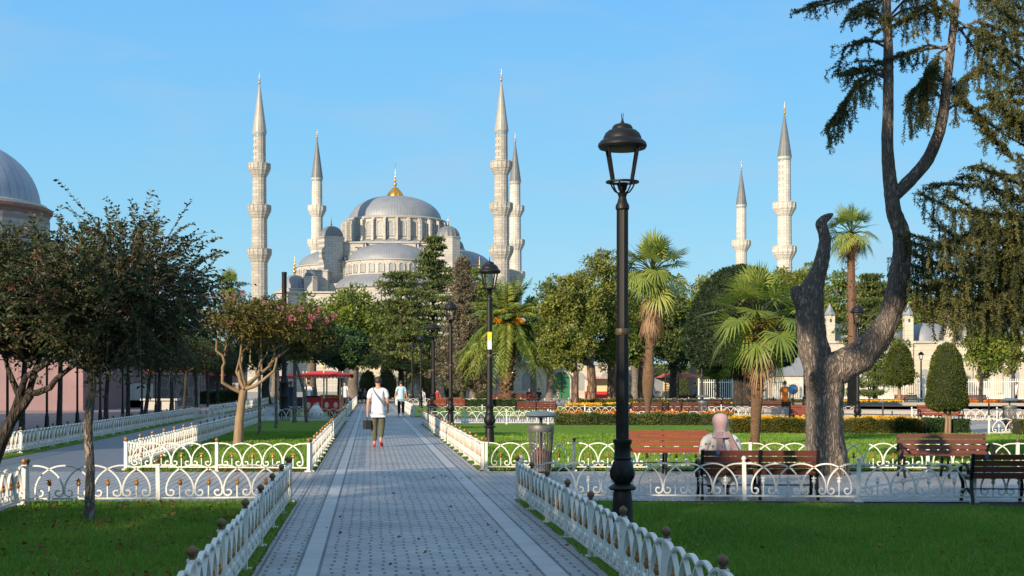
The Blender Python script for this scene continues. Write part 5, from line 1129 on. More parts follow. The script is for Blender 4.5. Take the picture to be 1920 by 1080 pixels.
def fan_palm(label, base, ztop, R_, r_tr, nleaf, seed, skirt=.5, lean=0, fruit=False, trunkprof=None, up=.15, group='fan palms', nseg=20):
    rnd = random.Random(seed); rs = np.random.RandomState(seed); root = empty('fan_palm', base, 0, label, 'palm', group); m = MB()
    zc = ztop; pr = trunkprof or [(1.2, 0), (1, .1), (.95, .6), (1.15, .9), (1, 1)]
    m.tube([(lean * q, 0, -.05 + zc * q) for _, q in pr], [r_tr * k for k, _ in pr], 12, .10, rnd)
    for k in range(int(90)):   # old leaf stubs
        q = rnd.uniform(.35, .99); a = rnd.uniform(0, 2 * math.pi); rr = r_tr * 1.0; p = Vector((lean * q + math.cos(a) * rr, math.sin(a) * rr, zc * q)); m.tube([p, p + Vector((math.cos(a), math.sin(a), rnd.uniform(.3, 1.1))) * r_tr * .8], [r_tr * .16, r_tr * .05], 3)
    m.build('trunk', M['palm_trunk'], root, 40); out, ti = [], []; st = MB(); c = np.array([lean, 0, zc])
    for k in range(nleaf):
        el = math.radians(88 - 138 * ((k + .5) / nleaf) ** .95 + rnd.uniform(-13, 13)); a = k * 2.39996 + rnd.uniform(-.2, .2)
        d = np.array([math.cos(a) * math.cos(el), math.sin(a) * math.cos(el), math.sin(el)]); pl = R_ * rnd.uniform(.48, .72); P = c + d * pl + np.array([0, 0, -.08 * pl])
        st.tube([c, c + d * pl * .5 + np.array([0, 0, .03 * pl]), P], [R_ * .018, R_ * .014, R_ * .01], 4)
        dd = d + np.array([0, 0, -.85 * (1 - max(0, math.sin(el))) ** 1.3]); N = np.cross(np.cross(d, [0, 0, 1.0]), d) + .2 * rs.normal(size=3); fan_leaf(P, dd, N, R_ * rnd.uniform(.42, .54), nseg, rs, out, ti, .15 + .5 * rnd.random(), .05 + .22 * (el < .1), 112)
    quads_obj('crown', np.concatenate(out), np.concatenate(ti), M['leaf_palm'], root); st.build('leaf_stalks', M['leaf_far'], root)
    if skirt:
        out, ti = [], []
        for k in range(int(nleaf * .8)):
            a = rnd.uniform(0, 6.28); z = zc - R_ * rnd.uniform(.15, .25 + skirt); P = np.array([lean + math.cos(a) * r_tr * 1.6, math.sin(a) * r_tr * 1.6, z]); fan_leaf(P, np.array([math.cos(a) * .30, math.sin(a) * .30, -1.0]), np.array([math.cos(a), math.sin(a), .2]), R_ * rnd.uniform(.4, .62), 12, rs, out, ti, rnd.random() * .7, .2, 22)
        quads_obj('dry_skirt', np.concatenate(out), np.concatenate(ti), M['deadfrond'], root)
    if fruit:
        cs = [(lean + rnd.uniform(-.4, .4) * R_, -.25 * R_ + rnd.uniform(-.2, .1), zc - R_ * rnd.uniform(.0, .32)) for _ in range(26)]; V, T = clump_leaves(cs, [.10] * 26, 60, .05, rs, 1, .2, .4, -.2); quads_obj('flower_sprays', V, T, leafmat('yellow_green_sprays', (.22, .18, .02), (.34, .28, .03), (.45, .38, .05), .3), root)
    return root
fan_palm('tall fan palm with a brown dry skirt, right of the near lamp post', (PX(1213, 53), 53, 0), PZ(510, 53), 1.62, .17, 46, 201, .95, .2, False, [(.55, 0), (.6, .08), (.75, .16), (1.25, .22), (1.45, .30), (1.3, .38), (.95, .42), (1.0, .8), (1.1, 1)])
fan_palm('short fan palm with yellow flower sprays left of the forked tree', (PX(1415, 34.6), 34.6, 0), PZ(600, 34.6), 1.55, .15, 30, 202, .38, .12, True, [(.75, 0), (.8, .15), (.95, .35), (1.25, .6), (1.4, .72), (1.1, .8), (1.2, 1)], nseg=22)
fan_palm('very tall thin palm against the sky, seen through the forked tree', (PX(1600, 80), 80, 0), PZ(438, 80), 1.75, .25, 34, 203, .1, -.15, False, [(1.5, 0), (1.3, .1), (1.05, .35), (.9, .7), (.85, 1)])
fan_palm('distant palm top behind the flowered tree, left of the tall minaret', (PX(431, 112), 112, 0), PZ(538, 112), 1.5, .22, 40, 204, .1)
def date_palm(label, base, zc, L, r_tr, n, seed, group='date palms'):
    rnd = random.Random(seed); rs = np.random.RandomState(seed); root = empty('date_palm', base, 0, label, 'palm', group); m = MB()
    m.tube([(0, 0, -.05), (0, 0, zc * .3), (0, 0, zc * .62), (0, 0, zc * .85), (0, 0, zc)], [r_tr * 1.1, r_tr, r_tr * .95, r_tr * 1.35, r_tr * .7], 14, .06, rnd)
    for k in range(200):
        q = rnd.uniform(.05, 1); a = k * 2.4; p = Vector((math.cos(a) * r_tr * .95, math.sin(a) * r_tr * .95, zc * q)); m.tube([p, p + Vector((math.cos(a), math.sin(a), .7)) * r_tr * .42], [r_tr * .2, r_tr * .09], 4)
    m.build('trunk', M['palm_trunk'], root, 40); Vs, Ts = [], []; st = MB()
    for k in range(n):
        el = math.radians(86 - 130 * ((k + .5) / n) ** .95 + rnd.uniform(-6, 6)); a = k * 2.39996 + rnd.uniform(-.2, .2); N_ = 34; t = np.linspace(0, 1, N_)[:, None]; h = np.array([math.cos(a), math.sin(a), 0]); ll = L * rnd.uniform(.85, 1.1)
        P = np.array([0, 0, zc]) + (h * math.cos(el) * t + np.array([0, 0, math.sin(el)]) * t) * ll + np.array([0, 0, -1.0]) * ll * (.10 if el > 1.05 else .42 if el > .6 else .95 if el > -.2 else .35) * t ** 2.0 * (1 + .3 * math.cos(el)) + h * ll * .12 * t ** 2
        D = unit(np.gradient(P, axis=0)); S = unit(np.cross(D, [0, 0, 1.0]) + 1e-6); st.tube([P[0], P[N_ // 3], P[2 * N_ // 3], P[-1]], [.035, .026, .018, .006], 4); tn = .1 + .55 * rnd.random(); kk_ = np.arange(2, N_)
        for sg in (-1, 1):
            for rep in (0, 1):
                DD = (S * sg * .9 + D * .75 + .15 * rs.normal(size=D.shape) + np.array([0, 0, -.22 + .2 * rep]))[kk_]; sz = ll * .20 * np.sin(np.pi * (.12 + .85 * t[kk_, 0])) ** .6; Vs.append(leafquads(P[kk_] + D[kk_] * ll * .014 * rep, DD, sz, sz * .085 + .012, rs, .2)); Ts.append(np.full(len(kk_), tn) + .25 * rs.rand(len(kk_)))
    quads_obj('crown', np.concatenate(Vs), np.concatenate(Ts), M['leaf_palm'], root); st.build('leaf_stalks', M['leaf_far'], root)
    cs = [(x * .62 + rnd.gauss(0, .12), -1.15 + rnd.gauss(0, .12), zc + z + .1) for x, z in [(-1.2, .05)] * 6 + [(1.5, -.05)] * 9 + [(1.2, .05)] * 6 + [(-.4, .7)] * 5 + [(.35, -.5)] * 5]
    V, T = clump_leaves(cs, [.19] * len(cs), 60, .14, rs, .8, .2, .25, -.3); quads_obj('date_clusters', V, T, M['dates'], root); return root
date_palm('big date palm with drooping fronds and orange date stalks, right of the second lamp', (PX(950, 98), 98, 0), PZ(606, 98), 3.75, .48, 96, 211)
date_palm('date palm in shade behind the lamp posts at the end of the path', (PX(800, 122), 122, 0), PZ(672, 122), 2.6, .5, 60, 212)

# the big forked tree and the spruce at the right edge
def needles(path, r0, rs, dens=.02, nl=.056, nw=.015, lo=0.0):
    P = np.array([tuple(p) for p in path]); seg = np.linalg.norm(np.diff(P, axis=0), axis=1); cum = np.concatenate([[0], np.cumsum(seg)]); n = max(2, int(cum[-1] / dens)); s = np.linspace(lo * cum[-1], cum[-1], n); Q_ = np.stack([np.interp(s, cum, P[:, i]) for i in range(3)], 1); D = unit(np.gradient(Q_, axis=0))
    out = []
    for _ in range(4): out.append(leafquads(Q_, unit(rs.normal(size=D.shape)) * .9 + D * .75, nl * (.7 + .6 * rs.rand(n)), nw, rs))
    return np.concatenate(out)
def bough(path, rad, m, rnd, rs, Vs, Ts, hang=.5, hp=.35, side=.28, start=.2, dens=.10):
    hang *= .72; hp *= .62; side *= 1.25
    P = [Vector(p) for p in path]; m.tube(P, [rad * (1 - .85 * i / (len(P) - 1)) for i in range(len(P))], 5); L = sum((P[i + 1] - P[i]).length for i in range(len(P) - 1)); n = int(L / dens)
    def at(f):
        d = f * L
        for i in range(len(P) - 1):
            s = (P[i + 1] - P[i]).length
            if d <= s or i == len(P) - 2: return P[i].lerp(P[i + 1], min(1, d / max(s, 1e-6))), (P[i + 1] - P[i]).normalized()
            d -= s
    Vs.append(needles(P, .02, rs, lo=max(start, .4))); Ts.append(np.full(len(Vs[-1]), .5) * rs.rand(len(Vs[-1])))
    for k in range(n):
        f = start + (1 - start) * (k + rnd.random()) / n
        if f > .995: continue
        p, d = at(f); hz = d.cross(Vector((0, 0, 1))); hz = hz.normalized() if hz.length > .1 else Vector((1, 0, 0)); tint = rnd.random() * .6
        for sg in (-1, 1):
            if rnd.random() < .8:
                ln = side * rnd.uniform(.4, 1.2) * (1.15 - .6 * f); e = p + (hz * sg * rnd.uniform(.5, 1) + d * rnd.uniform(.4, 1)).normalized() * ln + Vector((0, 0, rnd.uniform(-.35, .12) * ln)); mid = (p + e) / 2 + Vector((0, 0, .05 * ln))
                Vs.append(needles([p, mid, e], .02, rs)); Ts.append(np.full(len(Vs[-1]), tint) + .35 * rs.rand(len(Vs[-1]))); 
                if rnd.random() < hp * .7:
                    l2_ = hang * rnd.uniform(.25, .8); q = e + Vector((rnd.gauss(0, .03), rnd.gauss(0, .03), -l2_)); Vs.append(needles([e, (e + q) / 2 + Vector((rnd.gauss(0, .02), 0, 0)), q], .02, rs)); Ts.append(np.full(len(Vs[-1]), tint) + .3 * rs.rand(len(Vs[-1])))
        if rnd.random() < hp:
            l2_ = hang * rnd.uniform(.3, 1.1); q = p + Vector((rnd.gauss(0, .06), rnd.gauss(0, .06), -l2_)); mid = (p + q) / 2 + Vector((rnd.gauss(0, .04), rnd.gauss(0, .04), 0)); Vs.append(needles([p, mid, q], .02, rs)); Ts.append(np.full(len(Vs[-1]), tint) + .3 * rs.rand(len(Vs[-1]))); m.tube([p, mid, q], [.006, .005, .003], 3, cap=False)
            for _ in range(2):
                g = p.lerp(q, rnd.uniform(.2, .8)); e = g + Vector((rnd.gauss(0, .07), rnd.gauss(0, .07), -rnd.uniform(.08, .2))); Vs.append(needles([g, e], .02, rs)); Ts.append(np.full(len(Vs[-1]), tint) + .3 * rs.rand(len(Vs[-1])))
Y0 = 24.0; rnd = random.Random(301); rs = np.random.RandomState(301)
ft = empty('forked_tree', (PX(1555, Y0), Y0, 0), 0, 'big old tree with thick forked trunk, a sawn stub and drooping needle branches', 'tree'); B = ft.location.copy()
def W(px, py, dy=0): return Vector((PX(px, Y0), Y0 + dy, PZ(py, Y0))) - B
k = Y0 / F; m = MB()
def limb(pts, n=16, wob=.045): 
    P = [W(p[0], p[1], p[3] if len(p) > 3 else 0) for p in pts]; Rr = [p[2] * k * (.82 if p[1] < 480 else .9 if p[1] < 640 else .95) for p in pts]; PP, RR = [P[0]], [Rr[0]]
    for i in range(len(P) - 1):
        a, b_ = P[max(i - 1, 0)], P[i]; c, d = P[i + 1], P[min(i + 2, len(P) - 1)]
        for j in range(1, 11):
            t = j / 10; PP.append(.5 * ((2 * b_) + (c - a) * t + (2 * a - 5 * b_ + 4 * c - d) * t * t + (3 * b_ - a - 3 * c + d) * t ** 3)); RR.append(Rr[i] * (1 - t) + Rr[i + 1] * t)
    b0 = len(m.v); n = n * 2; m.tube(PP, RR, n, wob * .35, rnd)
    for i_, (c_, r_) in enumerate(zip(PP, RR)):      # furrowed bark: ridges running along the limb, lumps and scars
        for q in range(n):
            ix_ = b0 + i_ * n + q; v = Vector(m.v[ix_]); a_ = 2 * math.pi * q / n; d_ = v - c_
            f_ = .10 * mnoise.noise(Vector((math.cos(a_) * 3.2, math.sin(a_) * 3.2, i_ * .12 + n))) + .07 * mnoise.noise(Vector((math.cos(a_) * 9, math.sin(a_) * 9, i_ * .35))) + .10 * max(0, mnoise.noise(c_ * 2.1 + d_ * 3))
            m.v[ix_] = tuple(v + d_ * f_)
limb([(1554, 912, 52), (1553, 895, 44), (1551, 870, 40), (1546, 820, 36), (1545, 760, 35), (1546, 715, 37), (1545, 690, 38), (1540, 670, 30)], 18)
limb([(1540, 700, 30), (1528, 660, 30), (1521, 620, 29), (1519, 580, 28), (1522, 545, 25), (1533, 515, 17), (1543, 480, 14), (1547, 450, 13), (1543, 430, 12.5), (1540, 419, 12), (1546, 411, 10), (1555, 405, 7), (1562, 401, 2)])
limb([(1528, 600, 24), (1510, 572, 22), (1500, 556, 18), (1494, 545, 14), (1498, 538, 4)], 9, .16); limb([(1520, 570, 20), (1514, 545, 15), (1517, 530, 8), (1522, 524, 2)], 8, .15)
limb([(1545, 705, 28), (1575, 690, 32), (1610, 668, 30), (1640, 640, 27), (1662, 605, 24), (1678, 560, 22), (1687, 510, 21), (1692, 470, 20), (1688, 430, 19), (1676, 395, 17), (1670, 350, 16), (1664, 280, 13), (1665, 200, 12), (1666, 120, 11), (1664, 50, 10), (1660, -60, 8)])
limb([(1672, 372, 14), (1700, 345, 14), (1735, 305, 14), (1757, 260, 13), (1768, 215, 12), (1775, 160, 10), (1782, 100, 9), (1790, 30, 8), (1800, -60, 6)])
limb([(1694, 445, 14), (1700, 438, 8)], 8); limb([(1543, 735, 34), (1520, 712, 12, -.3), (1512, 700, 3, -.5)], 8)
trunk = m; Vs, Ts = [], []
FB = [([(1668, 128), (1640, 145), (1605, 165), (1575, 200), (1548, 245)], .7, .8), ([(1668, 60), (1640, 30), (1600, 20), (1585, 38)], .35, .3), ([(1700, -60), (1620, -20), (1545, 2), (1514, 10)], .3, .2), ([(1785, 95), (1740, 85), (1700, 100), (1650, 118), (1600, 118)], .6, .5),
      ([(1666, 150), (1630, 130), (1600, 128), (1588, 132)], .3, .3), ([(1776, 160), (1750, 140), (1722, 160), (1705, 200)], .95, .95), ([(1790, 30), (1740, 20), (1690, 40), (1640, 60)], .6, .5), ([(1790, 60), (1830, 40), (1880, 60), (1930, 100)], .7, .6), ([(1770, 200), (1790, 190), (1800, 150), (1850, 130)], .6, .6),
      ([(1664, 40), (1690, 20), (1730, 15), (1760, 40)], .7, .6), ([(1795, -20), (1740, -30), (1680, -20), (1620, 5)], .5, .5), ([(1786, 80), (1760, 100), (1735, 150), (1722, 230)], .6, .9), ([(1664, 90), (1630, 75), (1600, 82), (1590, 105)], .4, .3), ([(1800, -50), (1850, -40), (1900, -20), (1960, 10)], .9, .7), ([(1790, 40), (1820, 80), (1850, 120), (1900, 150)], .8, .7)]
for pts, hang, hp in FB:
    for rep in range(2):
        dy = rnd.uniform(-.9, .9) * (rep + .2); n = len(pts); P = [W(p[0] + rnd.uniform(-6, 6) * rep, p[1] + rnd.uniform(-14, 10) * rep, dy * i / (n - 1)) for i, p in enumerate(pts)]; bough(P, .028, m, rnd, rs, Vs, Ts, hang, hp)
m.build('trunk', M['bark'], ft, 60); quads_obj('crown', np.concatenate(Vs), np.concatenate(Ts), M['leaf_spruce'], ft)
Y0 = 23.0; k = Y0 / F; sp_ = empty('spruce', (PX(2040, Y0), Y0, 0), 0, 'dark spruce with hanging twigs reaching in from the right edge', 'tree'); B = sp_.location.copy(); m = MB()
m.tube([(0, 0, -.05), (0, 0, 3), (0, 0, 6), (0, 0, 10.5)], [.26, .22, .18, .05], 12, .05, rnd); Vs, Ts = [], []
SB = [([(2040, 330), (1950, 290), (1880, 250), (1800, 188)], .3, .15, .7), ([(2040, 420), (1960, 350), (1890, 290), (1830, 225)], .3, .2, .65), ([(2040, 380), (1940, 400), (1850, 403), (1785, 392), (1722, 362)], .75, .8, .1), ([(2040, 460), (1930, 380), (1860, 350), (1812, 330), (1795, 336)], .5, .5, .1),
      ([(2040, 480), (1920, 440), (1830, 440), (1765, 460), (1702, 437)], .9, .9, .1), ([(2040, 520), (1920, 480), (1830, 490), (1770, 500), (1712, 474)], .95, .95, .1), ([(2040, 560), (1900, 500), (1810, 530), (1760, 545), (1708, 528)], .8, .9, .1), ([(2040, 600), (1900, 560), (1850, 565), (1815, 562)], .9, .9, .1),
      ([(2040, 300), (1960, 320), (1900, 330), (1850, 320)], .6, .7, .1), ([(2040, 200), (1950, 210), (1890, 230), (1845, 262)], .6, .6, .1), ([(2040, 120), (1950, 130), (1890, 150), (1840, 130)], .7, .6, .1), ([(2040, 60), (1940, 60), (1870, 70), (1820, 55)], .6, .6, .1), ([(2040, 250), (1950, 190), (1880, 190), (1830, 205)], .5, .6, .1),
      ([(2040, 640), (1960, 590), (1900, 590), (1860, 600)], .7, .9, .1), ([(2040, 420), (1950, 420), (1880, 430), (1820, 400)], .9, .9, .1), ([(2040, 0), (1940, 20), (1880, 10), (1830, -10)], .7, .7, .1), ([(2040, 540), (1950, 520), (1880, 540), (1800, 580), (1745, 560)], .9, .95, .1), ([(2040, 480), (1960, 450), (1890, 470), (1850, 500)], .95, .95, .1)]
for pts, hang, hp, st_ in SB:
    for rep in range(3 if pts[0][1] > 430 else 2):
        dy = (0, -1.2, 1.4)[rep] * rnd.uniform(.5, 1.2); n = len(pts); P = [Vector((PX(p[0] + rnd.uniform(-4, 14) * (rep > 0) * 1.0, Y0), Y0 + dy * i / (n - 1), PZ(p[1] + rnd.uniform(-16, 14) * (rep > 0), Y0))) - B for i, p in enumerate(pts)]; bough(P, .03, m, rnd, rs, Vs, Ts, hang, hp, .32, st_ if rep == 0 else max(st_, .15), .095)
m.build('trunk', M['bark_dark'], sp_, 60); quads_obj('crown', np.concatenate(Vs), np.concatenate(Ts), M['leaf_spruce'], sp_)

# hedges and flower beds
def hedge(label, pts, w, h, n, size, seed, leaf='leaf_hedge', flowers=None, group='clipped hedges and beds'):
    rs = np.random.RandomState(seed); A, B_ = Vector((*pts[0], 0)), Vector((*pts[1], 0)); d = B_ - A; L = d.length; rz = math.atan2(d.y, d.x); root = empty('hedge', A, rz, label, 'hedge', group)
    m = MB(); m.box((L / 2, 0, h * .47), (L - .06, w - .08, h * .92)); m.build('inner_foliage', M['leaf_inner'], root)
    x = rs.rand(n) * L; s = rs.rand(n); ty = rs.choice(3, n, p=[w / (w + 2 * h), h / (w + 2 * h), h / (w + 2 * h)]); P = np.zeros((n, 3)); N = np.zeros((n, 3)); bump = .04 * np.sin(x * 5 + seed) + .03 * np.sin(x * 13)
    P[:, 0] = x; P[:, 1] = np.where(ty == 0, (s - .5) * w, np.where(ty == 1, -w / 2 - bump * .6, w / 2)); P[:, 2] = np.where(ty == 0, h + bump, s * h); N[:, 2] = (ty == 0); N[:, 1] = np.where(ty == 1, -1, np.where(ty == 2, 1, 0)) * 1.0
    P -= N * size * .4; V = leafquads(P, N + .8 * rs.normal(size=(n, 3)) + np.array([0, 0, .3]), size * (.6 + .7 * rs.rand(n)), size * .5, rs); quads_obj('leaves', V, .2 + .3 * np.sin(x * 2.2) * (s > .3) + .6 * rs.rand(n), M[leaf], root)
    if flowers:
        fm, nf, fs, y0 = flowers; x = rs.rand(nf) * L; cl = np.sin(x * 3 + seed) + rs.rand(nf) * 1.6 > .1; x = x[cl]; nf = len(x); cs = np.stack([x, y0 + (rs.rand(nf) - .5) * w * .8, h + .02 + rs.rand(nf) * .08], 1)
        V, T = clump_leaves([tuple(c) for c in cs], [fs * .5] * nf, 9, fs * .6, rs, .6, .3, .8, .5); quads_obj('flowers', V, T, M[fm], root)
    return root
hedge('low sunlit hedge topped with yellow flowers behind the forked tree', [(PX(1372, 44), 44.3), (PX(1728, 44), 44.1)], .8, .44, 30000, .07, 401, flowers=('fl_yellow', 380, .09, .3))
hedge('short hedge piece coloured darker for shade under the clipped dome tree', [(PX(1730, 44), 44.0), (PX(1812, 44), 44.0)], .8, .44, 7000, .07, 402, 'leaf_deep')  # shade on this stretch is painted by a darker leaf colour
hedge('low dark hedge with orange flowers left of the woman, behind the sunlit lawn', [(PX(1040, 53), 53.2), (PX(1372, 53), 52.8)], .9, .42, 15000, .09, 403, 'leaf_cedar', ('fl_orange', 120, .13, .2))
hedge('hedge end at the right edge beside the white fence', [(PX(1905, 42), 42), (PX(1990, 42), 42)], .8, .44, 5000, .07, 404)
hedge('bright yellow green hedge farther back across the middle lawn', [(PX(1130, 72), 72), (PX(1480, 72), 71)], .9, .50, 12000, .11, 405, flowers=('fl_yellow', 120, .12, 0))
hedge('bed of bright yellow orange flowers beyond the litter bin', [(PX(1062, 78), 78), (PX(1160, 78), 78)], 2.5, .32, 5000, .11, 406, flowers=('fl_yellow', 900, .16, 0))
hedge('narrow hedge behind the yellow flower bed', [(PX(1070, 90), 90), (PX(1560, 90), 90)], 1.0, .55, 9000, .13, 407)
hedge('bed of orange flowers on the far side of the fountain, right part', [(PX(1812, 90), 90), (PX(1990, 90), 90)], 2.0, .35, 3500, .12, 408, flowers=('fl_orange', 900, .2, 0))
hedge('bed with yellow flowers on the far side of the fountain, left part', [(PX(1560, 92), 92), (PX(1690, 92), 92)], 1.5, .35, 3500, .12, 409, flowers=('fl_yellow', 300, .2, 0))
hedge('dark hedge block behind the shaded tree row', [(PX(338, 108), 108), (PX(450, 108), 108)], 1.2, 1.0, 6000, .14, 410, 'leaf_deep')
hedge('long dark hedge behind the bench between second and third lamp posts', [(PX(870, 96), 96), (PX(985, 96), 96)], 1.0, .45, 4000, .13, 411, 'leaf_deep')

# unseen trees added behind the camera to throw long shade over the foreground
rnd = random.Random(77)
bsrc = None
for i, (x, y, hh) in enumerate(((-33, -6, 13), (-27.5, -5, 10.9), (-22, -6.5, 11.2), (-16.5, -5.5, 13), (-11, -6.5, 14), (-5.5, -7, 13), (-1, -9, 14), (5, -10, 14))):
    if bsrc is None: bsrc = broad_tree('shade_tree', '', 'tree', (0, 0, 0), .3, 2.4, (0, 0, 7.6), (3.0, 3.0, 5.0), 110, 1.25, 90, .42, 'leaf_deep', 'bark_dark', 'added shade trees behind the camera', 501, 8); o = bsrc
    else: o = copy_tree(bsrc)
    o.location = (x, y, 0); o.rotation_euler = (0, 0, i * 1.3); o.scale = (1, 1, hh / 13.5); o['label'] = ['broad dense tree', 'taller dense tree', 'dense tree', 'lower dense tree', 'tall leafy tree', 'leafy tree', 'dark leafy tree', 'tall dark leafy tree'][i] + ' added for shade, number %d from the left behind the camera' % (i + 1); o['group'] = 'added shade trees behind the camera'

# ------------------------------------------------------------------ people
def skin_obj(name, J, E, mat, parent, root=None, sub=2):
    keys = list(J); ix = {k: i for i, k in enumerate(keys)}; me = bpy.data.meshes.new(name); me.from_pydata([J[k][0] for k in keys], [(ix[a], ix[b_]) for a, b_ in E], []); me.materials.append(mat)
    o = link(name, me, parent); md = o.modifiers.new('skin', 'SKIN'); md.use_smooth_shade = True
    sv = me.skin_vertices[0].data if me.skin_vertices else None
    if sv is None: return o
    for k in keys:
        r = J[k][1]; r = r if hasattr(r, '__len__') else (r, r); sv[ix[k]].radius = r
    sv[ix[root or keys[0]]].use_root = True
    s = o.modifiers.new('sub', 'SUBSURF'); s.levels = sub; s.render_levels = sub; return o
def cmat(name, c, c2=None, rough=.85, scale=6): return nmat(name, c, c2 or tuple(x * .8 for x in c), scale, rough, bump=.25, bscale=18, bdist=.01)
def hand_chain(J, E, wrist, d, side, pre, curl=.5):
    """palm, four unequal bent fingers and a thumb leaving the side of the palm"""
    wv, d = Vector(wrist), Vector(d).normalized(); s = Vector((0, 1, 0)); s = (s - d * s.dot(d)).normalized(); inn = d.cross(s) * side
    J[pre + 'palm'] = (wv + d * .05, (.030, .018)); E.append((pre + 'wr', pre + 'palm')); 
    for i, (off, ln) in enumerate(((.028, .070), (.010, .078), (-.008, .072), (-.026, .056))):
        b_ = wv + d * .088 + s * off; k = b_ + (d * .8 + inn * curl * .5).normalized() * ln * .5; t = k + (d * .4 + inn * curl * 1.2).normalized() * ln * .5
        J[f'{pre}k{i}'] = (b_, .0095); J[f'{pre}m{i}'] = (k, .0085); J[f'{pre}t{i}'] = (t, .007); E += [(pre + 'palm', f'{pre}k{i}'), (f'{pre}k{i}', f'{pre}m{i}'), (f'{pre}m{i}', f'{pre}t{i}')]
    a = wv + d * .035 + s * .036; b_ = a + (d * .7 + s * .5 + inn * .4).normalized() * .045; J[pre + 'th1'] = (a, .012); J[pre + 'th2'] = (b_, .009); E += [(pre + 'palm', pre + 'th1'), (pre + 'th1', pre + 'th2')]
def person(label, loc, rz, H=1.75, shirt=None, trouser=None, shoes=None, hair='hair', pose='walk', arms=None, short=True, build=1.0, shorts=False, group=None, detail=True, phase=1, scarf=False):
    root = empty('person', (loc[0], loc[1], loc[2] if len(loc) > 2 else .01), rz, label, 'person', group, H / 1.75); k = build; J = {}
    sit = pose == 'sit'; pz = .47 if sit else .93; T = Vector((0, 0, pz)); ln = .02
    J['pel'] = (T, (.135 * k, .10 * k)); J['wai'] = (T + Vector((0, ln * .3, .15)), (.118 * k, .088 * k)); J['che'] = (T + Vector((0, ln, .36)), (.150 * k, .105 * k)); J['nb'] = (T + Vector((0, ln, .50)), (.085, .07)); J['nk'] = (T + Vector((0, ln + .005, .575)), .052); J['hd1'] = (T + Vector((0, ln + .02, .645)), (.068, .080)); J['hd2'] = (T + Vector((0, ln + .012, .735)), (.074, .092)); J['hd3'] = (T + Vector((0, ln, .795)), (.045, .055))
    J['nose'] = (T + Vector((0, ln + .115, .69)), .012); J['earl'] = (T + Vector((-.080, ln, .69)), .014); J['earr'] = (T + Vector((.080, ln, .69)), .014)
    E = [('pel', 'wai'), ('wai', 'che'), ('che', 'nb'), ('nb', 'nk'), ('nk', 'hd1'), ('hd1', 'hd2'), ('hd2', 'hd3'), ('hd2', 'nose'), ('hd2', 'earl'), ('hd2', 'earr')]
    A = arms or {'l': [(-.225, -.01, -.27), (-.245, .04, -.52)], 'r': [(.225, -.03, -.27), (.24, .03, -.52)]}
    for s, sx in (('l', -1), ('r', 1)):
        sh = T + Vector((sx * .175 * k, ln, .465)); J[s + 'sh'] = (sh, .058 * k); e = T + Vector((0, 0, .465)) + Vector(A[s][0]) * 1; w = T + Vector((0, 0, .465)) + Vector(A[s][1])
        J[s + 'ua'] = ((sh + e) / 2, .047 * k); J[s + 'el'] = (e, .038 * k); J[s + 'fa'] = (e.lerp(w, .35), .037 * k); J[s + 'wr'] = (w, .026); E += [('nb', s + 'sh'), (s + 'sh', s + 'ua'), (s + 'ua', s + 'el'), (s + 'el', s + 'fa'), (s + 'fa', s + 'wr')]
        if detail: hand_chain(J, E, w, w - e, -sx, s, .6)
        else: J[s + 'palm'] = (w + (w - e).normalized() * .07, .026); E.append((s + 'wr', s + 'palm'))
    if sit: legs = {'l': [(-.10, .43, .03), (-.12, .45, -.36)], 'r': [(.11, .42, .03), (.13, .40, -.36)]}
    elif pose == 'walk': legs = {'l': [(-.095, .03, -.43), (-.085, -.02, -.835)], 'r': [(.085, .03, -.42), (.06, -.27, -.74)]} if phase > 0 else {'l': [(-.095, .06, -.43), (-.10, .14, -.835)], 'r': [(.09, -.02, -.43), (.09, -.16, -.80)]}
    else: legs = {'l': [(-.10, .01, -.43), (-.11, -.01, -.84)], 'r': [(.10, .02, -.43), (.11, .0, -.84)]}
    for s, sx in (('l', -1), ('r', 1)):
        hp = T + Vector((sx * .085 * k, 0, -.05 if not sit else 0)); kn = T + Vector(legs[s][0]); an = T + Vector(legs[s][1]); J[s + 'hp'] = (hp, .085 * k); J[s + 'th'] = ((hp + kn) / 2, .078 * k); J[s + 'kn'] = (kn, .056 * k); J[s + 'ca'] = (kn.lerp(an, .35), .054 * k); J[s + 'an'] = (an, .036)
        lift = an.z > .12 and not sit; fd = Vector((sx * .03, .10, -.14)) if lift else Vector((sx * .02, .15, -.05)); J[s + 'to'] = (an + fd, (.036, .025)); E += [('pel', s + 'hp'), (s + 'hp', s + 'th'), (s + 'th', s + 'kn'), (s + 'kn', s + 'ca'), (s + 'ca', s + 'an'), (s + 'an', s + 'to')]
    skin_obj('body', J, E, M['skin'], root, 'pel')
    # eyes and mouth on the face side
    m = MB(); hz_ = T.z + .70
    for sx in (-1, 1): m.sph((sx * .030, ln + .098, hz_), (.011, .006, .006), 8, 5)
    m.build('eyes', M['hair'], root); m = MB(); m.sph((0, ln + .088, hz_ - .070), (.022, .006, .006), 8, 5); m.build('mouth', cmat('lips', (.35, .1, .08)), root)
    def grow(keys, f, dz=None): return {q: (J[q][0] + Vector((0, 0, (dz or {}).get(q, 0))), tuple((x * f + .012) for x in (J[q][1] if hasattr(J[q][1], '__len__') else (J[q][1],) * 2))) for q in keys}
    sk = ['pel', 'wai', 'che', 'nb', 'lsh', 'lua', 'rsh', 'rua'] + ([] if short else ['lel', 'lfa', 'rel', 'rfa', 'lwr', 'rwr']); SJ = grow(sk, 1.05); SJ['pel'] = (T + Vector((0, 0, -.02)), (.165 * k, .128 * k)); SJ['hem'] = (T + Vector((0, 0, -.10)), (.205 * k, .150 * k)); SJ['hem2'] = (T + Vector((0, -.01, -.14)), (.215 * k, .175 * k)); SJ['wai'] = (SJ['wai'][0], (.155 * k, .118 * k)); 
